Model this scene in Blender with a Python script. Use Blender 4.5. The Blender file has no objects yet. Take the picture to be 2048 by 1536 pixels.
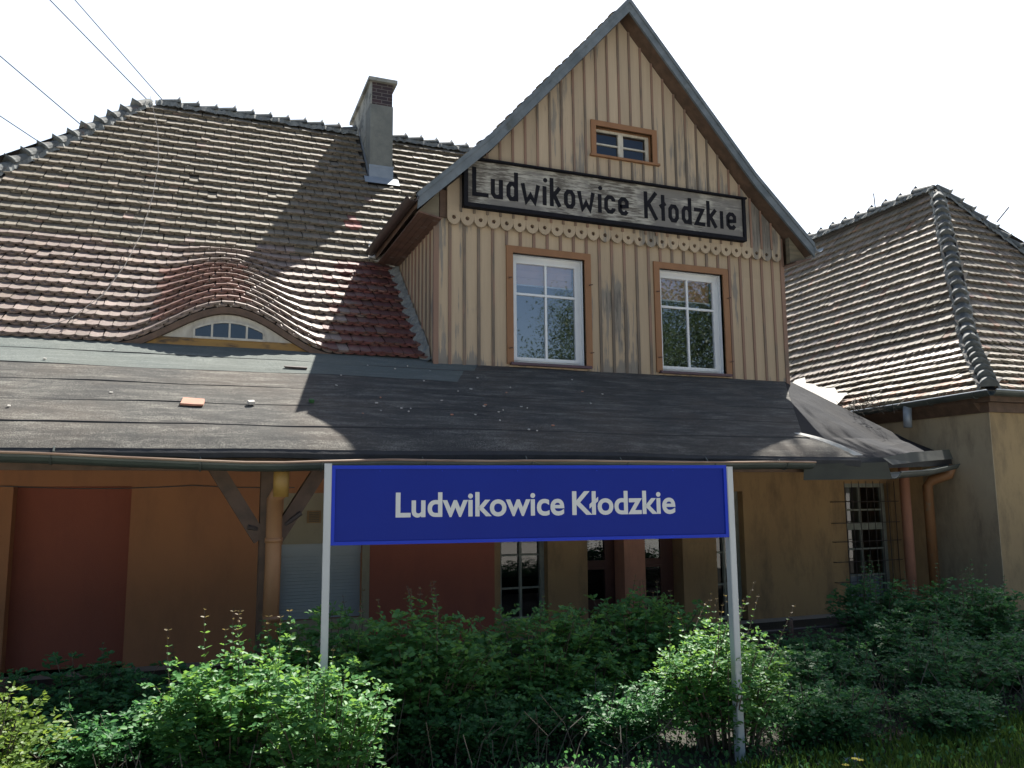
import bpy, math, random
import numpy as np
from mathutils import Vector, Matrix

R = random.Random(7)
NR = np.random.RandomState(11)
SC = bpy.context.scene
COL = SC.collection
GZ = -1.8                                   # ground level; the camera stands 1.8 m above it

# ------------------------------------------------------------------ camera
camd = bpy.data.cameras.new("camera")
cam = bpy.data.objects.new("camera", camd)
COL.objects.link(cam)
cr = Vector((0.93180222, -0.36286740, -0.00847763))
cu = Vector((-0.04112462, -0.12875185, 0.99082376))
cf = Vector((0.36062915, 0.92290314, 0.13489404))
cam.matrix_world = Matrix(((cr.x, cu.x, -cf.x, 0), (cr.y, cu.y, -cf.y, 0), (cr.z, cu.z, -cf.z, 0), (0, 0, 0, 1)))
camd.sensor_width = 36
camd.lens = 36 * 1627.73 / 2048
camd.clip_start = 0.05
camd.clip_end = 3000
SC.camera = cam

# ------------------------------------------------------------------ light
SUN = Vector((0.50, 0.52, 1.0)).normalized()     # towards the sun: high, behind the building, to the right
elev = math.asin(SUN.z)
azim = math.atan2(SUN.x, SUN.y)
w = bpy.data.worlds.new("World")
SC.world = w
w.use_nodes = True
nt = w.node_tree
sky = nt.nodes.new("ShaderNodeTexSky")
sky.sky_type = 'NISHITA'
sky.sun_disc = False
sky.sun_elevation = elev
sky.sun_rotation = azim
sky.air_density = 1.0
sky.dust_density = 1.6
sky.ozone_density = 1.0
bg = nt.nodes["Background"]
bg.inputs[1].default_value = 0.05
def wn(t, **kw):
    x = nt.nodes.new(t)
    for k, v in kw.items(): setattr(x, k, v)
    return x
tc_ = wn("ShaderNodeTexCoord"); sp_ = wn("ShaderNodeSeparateXYZ"); nt.links.new(tc_.outputs['Generated'], sp_.inputs[0])
dt_ = wn("ShaderNodeVectorMath", operation='DOT_PRODUCT'); nt.links.new(tc_.outputs['Generated'], dt_.inputs[0])
dt_.inputs[1].default_value = (math.sin(azim), math.cos(azim), 0)
m1 = wn("ShaderNodeMapRange", interpolation_type='SMOOTHSTEP'); nt.links.new(dt_.outputs['Value'], m1.inputs[0])
m1.inputs[1].default_value = -.1; m1.inputs[2].default_value = .45
m2 = wn("ShaderNodeMapRange", interpolation_type='SMOOTHSTEP'); nt.links.new(sp_.outputs[2], m2.inputs[0])
m2.inputs[1].default_value = .50; m2.inputs[2].default_value = .85; m2.inputs[3].default_value = 1; m2.inputs[4].default_value = 0
mm = wn("ShaderNodeMath", operation='MULTIPLY'); nt.links.new(m1.outputs[0], mm.inputs[0]); nt.links.new(m2.outputs[0], mm.inputs[1])
vl = wn("ShaderNodeMix", data_type='RGBA', blend_type='ADD'); nt.links.new(mm.outputs[0], vl.inputs[0])
nt.links.new(sky.outputs[0], vl.inputs[6]); vl.inputs[7].default_value = (4.6, 4.7, 4.65, 1)
nt.links.new(vl.outputs[2], bg.inputs[0])
sl = bpy.data.lights.new("sun", 'SUN')
sl.energy = 5.0
sl.angle = math.radians(0.53)
sl.color = (1.0, 0.95, 0.87)
so = bpy.data.objects.new("sun", sl)
COL.objects.link(so)
so.rotation_euler = (-SUN).to_track_quat('-Z', 'Y').to_euler()
SC.view_settings.view_transform = 'Standard'
SC.view_settings.look = 'None'
SC.view_settings.exposure = 1.6
SC.view_settings.gamma = 1.0
SC.render.engine = 'CYCLES'
SC.cycles.max_bounces = 8
SC.cycles.transparent_max_bounces = 16

# ------------------------------------------------------------------ helpers
class MB:
    def __init__(s):
        s.v = []; s.f = []; s.m = []; s.t = []
    def add(s, vs, fs, m=0, t=None):
        b = len(s.v)
        s.v.extend([tuple(p) for p in vs])
        for f in fs:
            s.f.append(tuple(b + i for i in f)); s.m.append(m); s.t.append(t)
        return s
    def hexa(s, p, m=0):            # 8 points: bottom ring 0-3, top ring 4-7
        return s.add(p, [(3, 2, 1, 0), (4, 5, 6, 7), (0, 1, 5, 4), (1, 2, 6, 5), (2, 3, 7, 6), (3, 0, 4, 7)], m)
    def box(s, x0, x1, y0, y1, z0, z1, m=0):
        return s.hexa([(x0, y0, z0), (x1, y0, z0), (x1, y1, z0), (x0, y1, z0), (x0, y0, z1), (x1, y0, z1), (x1, y1, z1), (x0, y1, z1)], m)
    def beam(s, a, b, wx, wz, up=(0, 0, 1), m=0):
        a = Vector(a); b = Vector(b); d = (b - a).normalized()
        x = d.cross(Vector(up)).normalized() * wx / 2
        z = x.cross(d).normalized() * wz / 2
        return s.hexa([a - x - z, a + x - z, b + x - z, b - x - z, a - x + z, a + x + z, b + x + z, b - x + z], m)
    def tube(s, pts, r, n=8, m=0, cap=True):
        pts = [Vector(p) for p in pts]
        rs = r if isinstance(r, (list, tuple)) else [r] * len(pts)
        vs = []; fs = []; ref = None
        for i, p in enumerate(pts):
            d = (pts[min(i + 1, len(pts) - 1)] - pts[max(i - 1, 0)]).normalized()
            if ref is None:
                ref = d.orthogonal().normalized()
            ref = (ref - d * ref.dot(d)).normalized()
            q = d.cross(ref)
            for k in range(n):
                a = 2 * math.pi * k / n
                vs.append(p + (ref * math.cos(a) + q * math.sin(a)) * rs[i])
        for i in range(len(pts) - 1):
            for k in range(n):
                k2 = (k + 1) % n
                fs.append((i * n + k, i * n + k2, (i + 1) * n + k2, (i + 1) * n + k))
        if cap:
            fs.append(tuple(range(n))[::-1]); fs.append(tuple((len(pts) - 1) * n + k for k in range(n)))
        return s.add(vs, fs, m)
    def prism(s, poly, y0, y1, m=0):     # polygon in (x,z), counter-clockwise seen from -Y
        n = len(poly)
        vs = [(x, y0, z) for x, z in poly] + [(x, y1, z) for x, z in poly]
        fs = [tuple(range(n)), tuple(range(2 * n - 1, n - 1, -1))]
        fs += [((i + 1) % n, i, n + i, n + (i + 1) % n) for i in range(n)]
        return s.add(vs, fs, m)
    def build_each(s, name, mats, parent=None, smooth=False):
        # one object for every connected piece
        par = list(range(len(s.v)))
        def find(i):
            while par[i] != i: par[i] = par[par[i]]; i = par[i]
            return i
        for f in s.f:
            for i in f[1:]: par[find(i)] = find(f[0])
        groups = {}
        for k, f in enumerate(s.f): groups.setdefault(find(f[0]), []).append(k)
        out = []
        for ks in groups.values():
            o = MB(); ids = {}
            for k in ks:
                for i in s.f[k]:
                    if i not in ids: ids[i] = len(o.v); o.v.append(s.v[i])
                o.f.append(tuple(ids[i] for i in s.f[k])); o.m.append(s.m[k]); o.t.append(s.t[k])
            out.append(o.build(name, mats, parent, smooth))
        return out
    def build(s, name, mats, parent=None, smooth=False):
        if not isinstance(mats, (list, tuple)): mats = [mats]
        o_ = Vector((0, 0, 0))
        p = parent
        while p is not None:
            o_ += p.location; p = p.parent
        me = bpy.data.meshes.new(name)
        me.from_pydata([(a - o_.x, b - o_.y, c - o_.z) for a, b, c in s.v], [], s.f)
        for m_ in mats: me.materials.append(m_)
        me.polygons.foreach_set('material_index', s.m)
        if any(t is not None for t in s.t):
            at = me.attributes.new('tint', 'FLOAT_COLOR', 'FACE')
            a = np.full((len(s.f), 4), .8, np.float32)
            for i, t in enumerate(s.t):
                if t is not None: a[i, :len(t)] = t
            at.data.foreach_set('color', a.ravel())
        if smooth: me.polygons.foreach_set('use_smooth', [True] * len(me.polygons))
        me.update()
        o = bpy.data.objects.new(name, me)
        COL.objects.link(o)
        if parent is not None: o.parent = parent
        return o

def tag(o, label=None, cat=None, group=None, kind=None):
    if label: o['label'] = label
    if cat: o['category'] = cat
    if group: o['group'] = group
    if kind: o['kind'] = kind
    return o

def thing(name, loc, label, cat, group=None):
    o = bpy.data.objects.new(name, None)
    o.empty_display_size = 0.2
    COL.objects.link(o)
    o.location = loc
    return tag(o, label, cat, group)

def vn(seed, n=4):          # a cheap smooth 1-d noise
    rr = random.Random(seed)
    ph = [(rr.uniform(.5, 1) * 2 ** k, rr.uniform(0, 6.3), .5 ** k) for k in range(n)]
    return lambda x: sum(a * math.sin(f * x + p) for f, p, a in ph)

# ------------------------------------------------------------------ materials
def new_mat(name):
    m = bpy.data.materials.new(name); m.use_nodes = True
    n = m.node_tree; b = n.nodes["Principled BSDF"]
    return m, n, b
def node(n, t, **kw):
    x = n.nodes.new(t)
    for k, v in kw.items():
        if isinstance(k, str) and k.startswith('i_'): x.inputs[k[2:]].default_value = v
        else: setattr(x, k, v)
    return x
def mapping(n, scale, rot=(0, 0, 0), coord='Object'):
    tc = node(n, 'ShaderNodeTexCoord'); mp = node(n, 'ShaderNodeMapping')
    mp.inputs['Scale'].default_value = scale; mp.inputs['Rotation'].default_value = rot
    n.links.new(tc.outputs[coord], mp.inputs[0]); return mp
def noise(n, mp, scale, detail=6, rough=.6, dist=0.0):
    x = node(n, 'ShaderNodeTexNoise'); x.inputs['Scale'].default_value = scale
    x.inputs['Detail'].default_value = detail; x.inputs['Roughness'].default_value = rough; x.inputs['Distortion'].default_value = dist
    n.links.new(mp.outputs[0], x.inputs['Vector']); return x.outputs['Fac']
def ramp(n, fac, a, b, ca=(0, 0, 0, 1), cb=(1, 1, 1, 1)):
    x = node(n, 'ShaderNodeValToRGB'); e = x.color_ramp.elements
    e[0].position = a; e[1].position = b; e[0].color = ca; e[1].color = cb
    n.links.new(fac, x.inputs[0]); return x.outputs[0]
def mix(n, fac, a, b, mode='MIX'):
    x = node(n, 'ShaderNodeMix', data_type='RGBA', blend_type=mode)
    for sock, v in ((0, fac), (6, a), (7, b)):
        if hasattr(v, 'is_output'): n.links.new(v, x.inputs[sock])
        else: x.inputs[sock].default_value = v if sock == 0 else (*v[:3], 1)
    return x.outputs[2]
def bump(n, b, h, strength, dist=.01):
    x = node(n, 'ShaderNodeBump'); x.inputs['Strength'].default_value = strength; x.inputs['Distance'].default_value = dist
    n.links.new(h, x.inputs['Height']); n.links.new(x.outputs[0], b.inputs['Normal'])
def math_n(n, op, a, b=None):
    x = node(n, 'ShaderNodeMath', operation=op)
    for i, v in enumerate((a, b)):
        if v is None: continue
        if hasattr(v, 'is_output'): n.links.new(v, x.inputs[i])
        else: x.inputs[i].default_value = v
    return x.outputs[0]

def plain(name, c1, c2=None, rough=.7, scale=6, stretch=(1, 1, 1), bmp=.15, metal=0, lo=.35, hi=.65, c3=None, s3=2, lo3=.58, hi3=.7):
    m, n, b = new_mat(name)
    c2 = c2 or tuple(c * .7 for c in c1)
    mp = mapping(n, stretch)
    f = noise(n, mp, scale)
    c = mix(n, ramp(n, f, lo, hi), c1, c2)
    if c3:
        g = noise(n, mp, s3, 8, .7)
        c = mix(n, ramp(n, g, lo3, hi3), c, c3)
    n.links.new(c, b.inputs['Base Color'])
    b.inputs['Roughness'].default_value = rough; b.inputs['Metallic'].default_value = metal
    if bmp:
        h = noise(n, mp, scale * 8, 6, .7)
        bump(n, b, h, bmp)
    return m

M = {}
def tile_mat():
    m, n, b = new_mat('clay_tile')
    at = node(n, 'ShaderNodeAttribute'); at.attribute_name = 'tint'
    mp = mapping(n, (1, 1, 1))
    big = noise(n, mp, 1.1, 5, .6); fine = noise(n, mp, 38, 6, .75); mid = noise(n, mp, 9, 5, .6)
    c = mix(n, ramp(n, fine, .3, .72), at.outputs['Color'], (0.55, .5, .45), 'MULTIPLY')
    c = mix(n, math_n(n, 'MULTIPLY', ramp(n, mid, .45, .75), .45), c, (.12, .125, .085))
    c = mix(n, math_n(n, 'MULTIPLY', ramp(n, fine, .66, .74), .6), c, (.045, .045, .03))
    isl = node(n, 'ShaderNodeNewGeometry')
    v = node(n, 'ShaderNodeHueSaturation'); n.links.new(c, v.inputs['Color'])
    n.links.new(math_n(n, 'ADD', math_n(n, 'MULTIPLY', isl.outputs['Random Per Island'], .28), .84), v.inputs['Value'])
    n.links.new(v.outputs[0], b.inputs['Base Color'])
    n.links.new(at.outputs['Alpha'], b.inputs['Roughness']); b.inputs['Specular IOR Level'].default_value = .4
    gm = mapping(n, (1, .12, .12)); g = noise(n, gm, 55, 2, .5)
    bump(n, b, math_n(n, 'ADD', g, fine), .35, .006)
    return m
M['tile'] = tile_mat()
def board_mat(name, base, dirt, stripe=(1, 1, .06), seed=0., peel=(.19, .175, .15), plo=.58, phi=.66, low=None):
    m, n, b = new_mat(name)
    mp = mapping(n, stripe); mp.inputs['Location'].default_value = (seed, seed, seed)
    st = noise(n, mp, 16, 8, .7); f2 = noise(n, mp, 45, 6, .7)
    mb = mapping(n, (1, 1, .55)); mb.inputs['Location'].default_value = (seed * 2, 0, seed)
    big = noise(n, mb, 1.1, 4, .55)
    c = mix(n, ramp(n, st, .3, .75), base, tuple(x * .8 for x in base))
    msk = math_n(n, 'ADD', math_n(n, 'MULTIPLY', big, .75), math_n(n, 'MULTIPLY', st, .45))
    if low:
        tcb = node(n, 'ShaderNodeTexCoord'); sx_ = node(n, 'ShaderNodeSeparateXYZ'); n.links.new(tcb.outputs['Object'], sx_.inputs[0])
        for ax_, lo_, hi_, amt in low:
            mr = node(n, 'ShaderNodeMapRange'); mr.inputs[1].default_value = lo_; mr.inputs[2].default_value = hi_; mr.inputs[3].default_value = amt; mr.inputs[4].default_value = 0
            n.links.new(sx_.outputs[ax_], mr.inputs[0]); msk = math_n(n, 'ADD', msk, mr.outputs[0])
    c = mix(n, ramp(n, msk, plo, phi), c, peel)
    c = mix(n, math_n(n, 'MULTIPLY', ramp(n, math_n(n, 'ADD', math_n(n, 'MULTIPLY', big, .7), math_n(n, 'MULTIPLY', f2, .5)), plo + .04, phi + .05), .85), c, dirt)
    isl = node(n, 'ShaderNodeNewGeometry'); hs = node(n, 'ShaderNodeHueSaturation'); n.links.new(c, hs.inputs['Color'])
    n.links.new(math_n(n, 'ADD', math_n(n, 'MULTIPLY', isl.outputs['Random Per Island'], .16), .92), hs.inputs['Value'])
    n.links.new(hs.outputs[0], b.inputs['Base Color']); b.inputs['Roughness'].default_value = .75; b.inputs['Specular IOR Level'].default_value = .25
    bump(n, b, math_n(n, 'ADD', st, msk), .3, .006)
    return m
CREAM = (.385, .312, .222)
M['board'] = board_mat('painted_boards', CREAM, (.10, .095, .085), seed=0., plo=.645, phi=.70)
M['board_low'] = board_mat('painted_boards_lower', (.385, .308, .213), (.10, .095, .085), seed=5.3, plo=.72, phi=.76, low=[(2, 3.45, 3.62, .10), (0, .25, .95, .09), (1, 2.2, .0, .0)])
M['strip'] = board_mat('brown_cover_strip', (.225, .145, .108), (.10, .085, .07), seed=3.1, peel=(.16, .13, .10))
M['casing'] = plain('orange_brown_casing', (.22, .108, .045), (.19, .09, .036), .6, 5, (1, 1, .3), .1)
M['pvc'] = plain('white_window_plastic', (.62, .66, .68), (.59, .62, .65), .35, 3, bmp=0)
M['dullwhite'] = plain('dull_window_paint', (.26, .27, .22), (.18, .185, .15), .7, 20, (1, 1, .4), .2)
M['oldwhite'] = plain('old_white_paint', (0.465, 0.45, 0.39), (0.36, 0.338, 0.285), .6, 20, (1, 1, .4), .2, c3=(0.15, 0.128, 0.0975), s3=12, lo3=.6, hi3=.68)
M['sill'] = plain('purple_brown_sill', (.07, .035, .05), (.05, .03, .04), .5, 8, bmp=0)
M['bluewood'] = plain('weathered_grey_verge', (.125, .15, .17), (.075, .095, .11), .7, 5, (1, 1, 1), .25, c3=(.06, .07, .065), s3=4, lo3=.56, hi3=.72)
M['brownwood'] = plain('dark_brown_timber', (.12, .075, .05), (.07, .045, .03), .75, 7, (1, 1, 1), .2)
M['greenwood'] = plain('bare_weathered_planks', (0.147, 0.126, 0.084), (0.091, 0.0805, 0.056), .8, 6, (.3, 1, 3), .2)
M['rust'] = plain('rusty_sheet', (.12, .065, .045), (.07, .04, .03), .7, 6, bmp=.1, c3=(.2, .17, .15), s3=5)
M['gutterm'] = plain('dull_green_zinc', (0.088, 0.104, 0.096), (0.056, 0.068, 0.064), .5, 5, (.4, 1, 1), .05, .35)
M['skirt'] = plain('dark_olive_sheet', (.045, .05, .042), (.028, .032, .028), .85, 4, (.5, 1, 1), .1)  # even dark olive tone, deeper than the gutter zinc
M['gutteredge'] = plain('rusty_gutter_bead', (.30, .22, .16), (.2, .13, .09), .4, 3, (.6, 1, 1), .05, .4)
M['darkgutter'] = plain('brown_gutter', (.065, .045, .04), (.045, .035, .03), .5, 6, bmp=.05, metal=.2)
M['zinc'] = plain('pale_zinc', (0.28, 0.322, 0.364), (0.224, 0.266, 0.308), .5, 5, bmp=.03, metal=.25)
M['flash'] = plain('whitewashed_flashing', (0.648, 0.63, 0.576), (0.45, 0.432, 0.378), .7, 12, bmp=.2)
M['mortar'] = plain('grey_mortar', (0.21, 0.22, 0.21), (0.119, 0.13, 0.126), .9, 14, bmp=.5, c3=(0.322, 0.322, 0.294), s3=8)
M['ridge'] = plain('lichen_ridge_tile', (0.116, 0.128, 0.124), (0.0638, 0.0713, 0.0713), .8, 9, bmp=.35, c3=(0.15, 0.0975, 0.075), s3=3)
M['deck'] = plain('roof_battening', (.03, .027, .025), (.02, .02, .02), .9, 4)
M['render'] = plain('grey_cement_render', (0.182, 0.193, 0.175), (0.14, 0.15, 0.14), .9, 7, bmp=.4, c3=(0.231, 0.238, 0.217), s3=2)
M['peelrender'] = plain('peeling_chimney_render', (0.225, 0.232, 0.21), (0.27, 0.277, 0.255), .9, 9, bmp=.6, c3=(0.112, 0.12, 0.112), s3=2.2, lo3=.5, hi3=.54)
def brick_mat():
    m, n, b = new_mat('dark_brick')
    tc = node(n, 'ShaderNodeTexCoord'); sp = node(n, 'ShaderNodeSeparateXYZ'); cb = node(n, 'ShaderNodeCombineXYZ')
    n.links.new(tc.outputs['Object'], sp.inputs[0]); n.links.new(sp.outputs[0], cb.inputs[0]); n.links.new(sp.outputs[2], cb.inputs[1])
    br = node(n, 'ShaderNodeTexBrick'); n.links.new(cb.outputs[0], br.inputs[0])
    br.inputs['Scale'].default_value = 1; br.inputs['Brick Width'].default_value = .2; br.inputs['Row Height'].default_value = .065
    br.inputs['Mortar Size'].default_value = .006; br.inputs['Color1'].default_value = (.03, .022, .028, 1); br.inputs['Color2'].default_value = (.05, .03, .034, 1)
    br.inputs['Mortar'].default_value = (.12, .11, .105, 1)
    n.links.new(br.outputs[0], b.inputs['Base Color']); b.inputs['Roughness'].default_value = .85
    bump(n, b, br.outputs[1], -.4, .01); return m
M['brick'] = brick_mat()
def felt_mat(name, a, b_, c3, grit):
    m, n, b = new_mat(name)
    mp = mapping(n, (.22, 1, 1)); mq = mapping(n, (1, 1, 1))
    s = noise(n, mp, 5, 8, .7, .4); big = noise(n, mq, .9, 5, .6); fine = noise(n, mq, 130, 3, .7); sp = noise(n, mp, 9, 8, .75)
    c = mix(n, ramp(n, s, .35, .65), a, b_)
    c = mix(n, ramp(n, big, .42, .62), c, c3)
    c = mix(n, math_n(n, 'MULTIPLY', ramp(n, math_n(n, 'ADD', math_n(n, 'MULTIPLY', fine, .6), math_n(n, 'MULTIPLY', sp, .5)), .56, .66), .7), c, grit)
    c = mix(n, math_n(n, 'MULTIPLY', ramp(n, fine, .35, .5, (1, 1, 1, 1), (0, 0, 0, 1)), .5), c, (.03, .03, .03))
    n.links.new(c, b.inputs['Base Color']); b.inputs['Roughness'].default_value = .9; b.inputs['Specular IOR Level'].default_value = .12
    wr = noise(n, mapping(n, (1, .5, 1)), 2.2, 3, .5, 1.5)
    bump(n, b, math_n(n, 'ADD', math_n(n, 'MULTIPLY', wr, 1.5), math_n(n, 'MULTIPLY', fine, .12)), .5, .02)
    return m
M['felt_top'] = felt_mat('greenish_roofing_felt', (.125, .14, .132), (.10, .118, .112), (.112, .125, .115), (.2, .215, .2))
M['felt'] = felt_mat('brown_black_roofing_felt', (.068, .067, .062), (.044, .0445, .044), (.078, .069, .06), (.25, .24, .21))
M['felt_shade'] = felt_mat('shade_darkened_felt', (.015, .017, .022), (.011, .013, .018), (.017, .017, .019), (.035, .035, .036))  # felt colour darkened to stand for shade on the canopy's right end
M['feltdark'] = plain('black_felt_edge', (.03, .032, .036), (.02, .022, .025), .85, 9, bmp=.3)
def plaster(name, a, b_, stain, up=1.):
    m, n, b = new_mat(name)
    mp = mapping(n, (1, 1, .35)); mq = mapping(n, (1, 1, 1))
    big = noise(n, mq, .8, 5, .6); st = noise(n, mp, 3.5, 8, .7); fine = noise(n, mq, 90, 4, .7)
    c = mix(n, ramp(n, big, .35, .65), a, b_)
    c = mix(n, math_n(n, 'MULTIPLY', ramp(n, st, .47, .68), .8), c, stain)
    n.links.new(c, b.inputs['Base Color']); b.inputs['Roughness'].default_value = .9
    bump(n, b, math_n(n, 'ADD', fine, math_n(n, 'MULTIPLY', st, .5)), .3, .006); return m
M['wall_orange'] = plaster('orange_plaster', (0.408, 0.186, 0.084), (0.36, 0.162, 0.078), (0.312, 0.144, 0.072))
M['wall_red'] = plaster('red_brown_plaster', (0.334, 0.104, 0.0626), (0.293, 0.0919, 0.0584), (0.264, 0.0835, 0.0557))
M['wall_ochre'] = plaster('ochre_plaster', (0.35, 0.228, 0.106), (0.285, 0.179, 0.0846), (0.159, 0.106, 0.0582))
M['wall_beige'] = plaster('beige_plaster', (0.33, 0.297, 0.207), (0.297, 0.264, 0.182), (0.248, 0.215, 0.149))
M['wall_pink'] = plaster('pink_plaster', (0.44, 0.209, 0.132), (0.374, 0.176, 0.11), (0.275, 0.132, 0.088))
M['wall_wing'] = plaster('stained_wing_plaster', (.39, .325, .215), (.33, .275, .185), (.20, .165, .115))
M['wall_wing2'] = plaster('yellowish_wing_plaster', (0.356, 0.263, 0.136), (0.299, 0.221, 0.121), (0.178, 0.136, 0.0784))
M['shutter'] = plain('pale_shutter_slats', (0.36, 0.4, 0.4), (0.32, 0.36, 0.368), .5, 3, bmp=0)
M['redwood'] = plain('dark_red_door_wood', (.10, .035, .022), (.07, .026, .018), .6, 5, (1, 1, .3), .1)
M['ochreboard'] = plain('ochre_painted_board', (0.294, 0.175, 0.042), (0.21, 0.119, 0.035), .7, 6, (.3, 1, 1), .15, c3=(0.049, 0.035, 0.021), s3=6, lo3=.55, hi3=.66)
M['pipe'] = plain('orange_brown_pipe', (.28, .14, .06), (.23, .115, .05), .55, 4, (1, 1, .5), .05, c3=(.2, .16, .1), s3=7, lo3=.62, hi3=.7)
M['pipey'] = plain('yellow_pipe_top', (.34, .2, .045), (.26, .15, .035), .55, 6, bmp=.05, c3=(.15, .1, .05), s3=9, lo3=.6, hi3=.7)
M['iron'] = plain('rusty_iron', (.06, .045, .04), (.035, .028, .026), .7, 12, bmp=.1)
M['black'] = plain('black_paint', (.008, .009, .012), (.013, .013, .017), .85, 10, (1, 1, 1), .1)
M['black'].node_tree.nodes['Principled BSDF'].inputs['Specular IOR Level'].default_value = .12
M['signwood'] = board_mat('weathered_sign_planks', (.155, .15, .14), (.055, .047, .04), stripe=(.10, 1, .8), seed=2., peel=(.31, .305, .27), plo=.56, phi=.63)
M['blue'] = plain('blue_sign_enamel', (.005, .020, .225), (.005, .018, .21), .5, 2, bmp=0)
M['blue'].node_tree.nodes['Principled BSDF'].inputs['Specular IOR Level'].default_value = .15
M['bluerim'] = plain('blue_sign_frame', (.008, .035, .42), (.008, .032, .40), .45, 2, bmp=0)
M['bluerim'].node_tree.nodes['Principled BSDF'].inputs['Specular IOR Level'].default_value = .2
M['signwhite'] = plain('white_sign_letters', (.50, .53, .54), (.48, .51, .52), .4, 3, bmp=0)
M['post'] = plain('pale_grey_metal_post', (.42, .46, .48), (.38, .41, .43), .5, 4, (1, 1, .4), .03, .15, c3=(.35, .36, .34), s3=14, lo3=.66, hi3=.72)
M['cable'] = plain('dark_cable', (.02, .02, .02), (.015, .015, .015), .9, 3, bmp=0)
M['cable'].node_tree.nodes['Principled BSDF'].inputs['Specular IOR Level'].default_value = 0
M['greywire'] = plain('grey_wire', (.16, .15, .14), (.12, .115, .11), .5, 3, bmp=0, metal=.3)
M['clay'] = plain('clean_clay', (0.364, 0.182, 0.119), (0.322, 0.154, 0.105), .8, 12, bmp=.2)
M['rubble'] = plain('pale_rubble', (0.48, 0.464, 0.424), (0.36, 0.344, 0.32), .9, 12, bmp=.3)
M['interior'] = plain('dim_room', (.05, .05, .06), (.04, .04, .05), .9, 2, bmp=0)
M['blind'] = plain('roman_blind_pinkish', (.62, .42, .34), (.58, .38, .30), .9, 3, bmp=0)
M['blind2'] = plain('roman_blind_orange', (.55, .27, .12), (.5, .25, .11), .9, 3, bmp=0)
def glass(name, tint, fac):
    m, n, b = new_mat(name)
    n.nodes.remove(b); out = n.nodes['Material Output']
    gl = node(n, 'ShaderNodeBsdfGlossy'); gl.inputs['Roughness'].default_value = .018; gl.inputs['Color'].default_value = (.95, .97, 1, 1)
    mp = mapping(n, (1, 1, 1)); h = noise(n, mp, 1.3, 2, .5)
    bp = node(n, 'ShaderNodeBump'); bp.inputs['Strength'].default_value = .06; bp.inputs['Distance'].default_value = .02
    n.links.new(h, bp.inputs['Height']); n.links.new(bp.outputs[0], gl.inputs['Normal'])
    tr = node(n, 'ShaderNodeBsdfTransparent'); tr.inputs['Color'].default_value = (*tint, 1)
    fr = node(n, 'ShaderNodeFresnel'); fr.inputs['IOR'].default_value = 1.5
    mx = node(n, 'ShaderNodeMixShader')
    n.links.new(math_n(n, 'ADD', fr.outputs[0], fac), mx.inputs[0])
    n.links.new(tr.outputs[0], mx.inputs[1]); n.links.new(gl.outputs[0], mx.inputs[2])
    n.links.new(mx.outputs[0], out.inputs[0]); return m
M['glass'] = glass('window_glass', (.8, .84, .88), .26)
M['oldglass'] = glass('dusty_glass', (.5, .55, .6), .03)
def leaf_mat(name, a, b_, tr, trf=.45):
    m, n, b = new_mat(name)
    g = node(n, 'ShaderNodeNewGeometry')
    r = node(n, 'ShaderNodeValToRGB'); n.links.new(g.outputs['Random Per Island'], r.inputs[0])
    r.color_ramp.elements[0].color = (*a, 1); r.color_ramp.elements[1].color = (*b_, 1)
    n.links.new(r.outputs[0], b.inputs['Base Color']); b.inputs['Roughness'].default_value = .48
    b.inputs['Specular IOR Level'].default_value = .22
    t = node(n, 'ShaderNodeBsdfTranslucent')
    c = mix(n, .65, r.outputs[0], tr); n.links.new(c, t.inputs[0])
    mx = node(n, 'ShaderNodeMixShader'); mx.inputs[0].default_value = trf
    n.links.new(b.outputs[0], mx.inputs[1]); n.links.new(t.outputs[0], mx.inputs[2])
    n.links.new(mx.outputs[0], n.nodes['Material Output'].inputs[0]); return m
M['leaf'] = leaf_mat('shrub_leaf', (.06, .18, .06), (.095, .24, .075), (.24, .40, .06))
M['leafy'] = leaf_mat('yellow_green_leaf', (.08, .15, .03), (.12, .19, .04), (.26, .36, .05))
M['leafd'] = leaf_mat('deep_green_leaf', (.04, .13, .055), (.07, .18, .07), (.11, .28, .07))
M['leaft'] = leaf_mat('tree_leaf', (.022, .042, .022), (.045, .07, .035), (.08, .12, .05))
M['bud'] = leaf_mat('pinkish_bud', (.13, .085, .045), (.16, .13, .05), (.22, .18, .06))
M['grass'] = leaf_mat('grass_blade', (.04, .10, .02), (.08, .16, .03), (.16, .26, .05))
M['stem'] = plain('brown_stem', (.10, .075, .05), (.07, .055, .04), .8, 20, bmp=0)
M['greenstem'] = plain('green_stem', (.13, .15, .06), (.12, .10, .05), .7, 20, bmp=0)
M['drystem'] = plain('dry_grey_stem', (.09, .078, .06), (.055, .047, .038), .85, 20, bmp=0)
M['bark'] = plain('grey_bark', (.12, .10, .08), (.07, .06, .05), .9, 6, (1, 1, .3), .5)
M['soil'] = plain('dark_litter_soil', (.03, .025, .018), (.017, .016, .012), .95, 9, bmp=.6, c3=(.018, .028, .012), s3=3)
M['platform'] = plain('grey_gravel_ground', (.40, .38, .34), (.34, .32, .29), .95, 14, bmp=.5)

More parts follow.
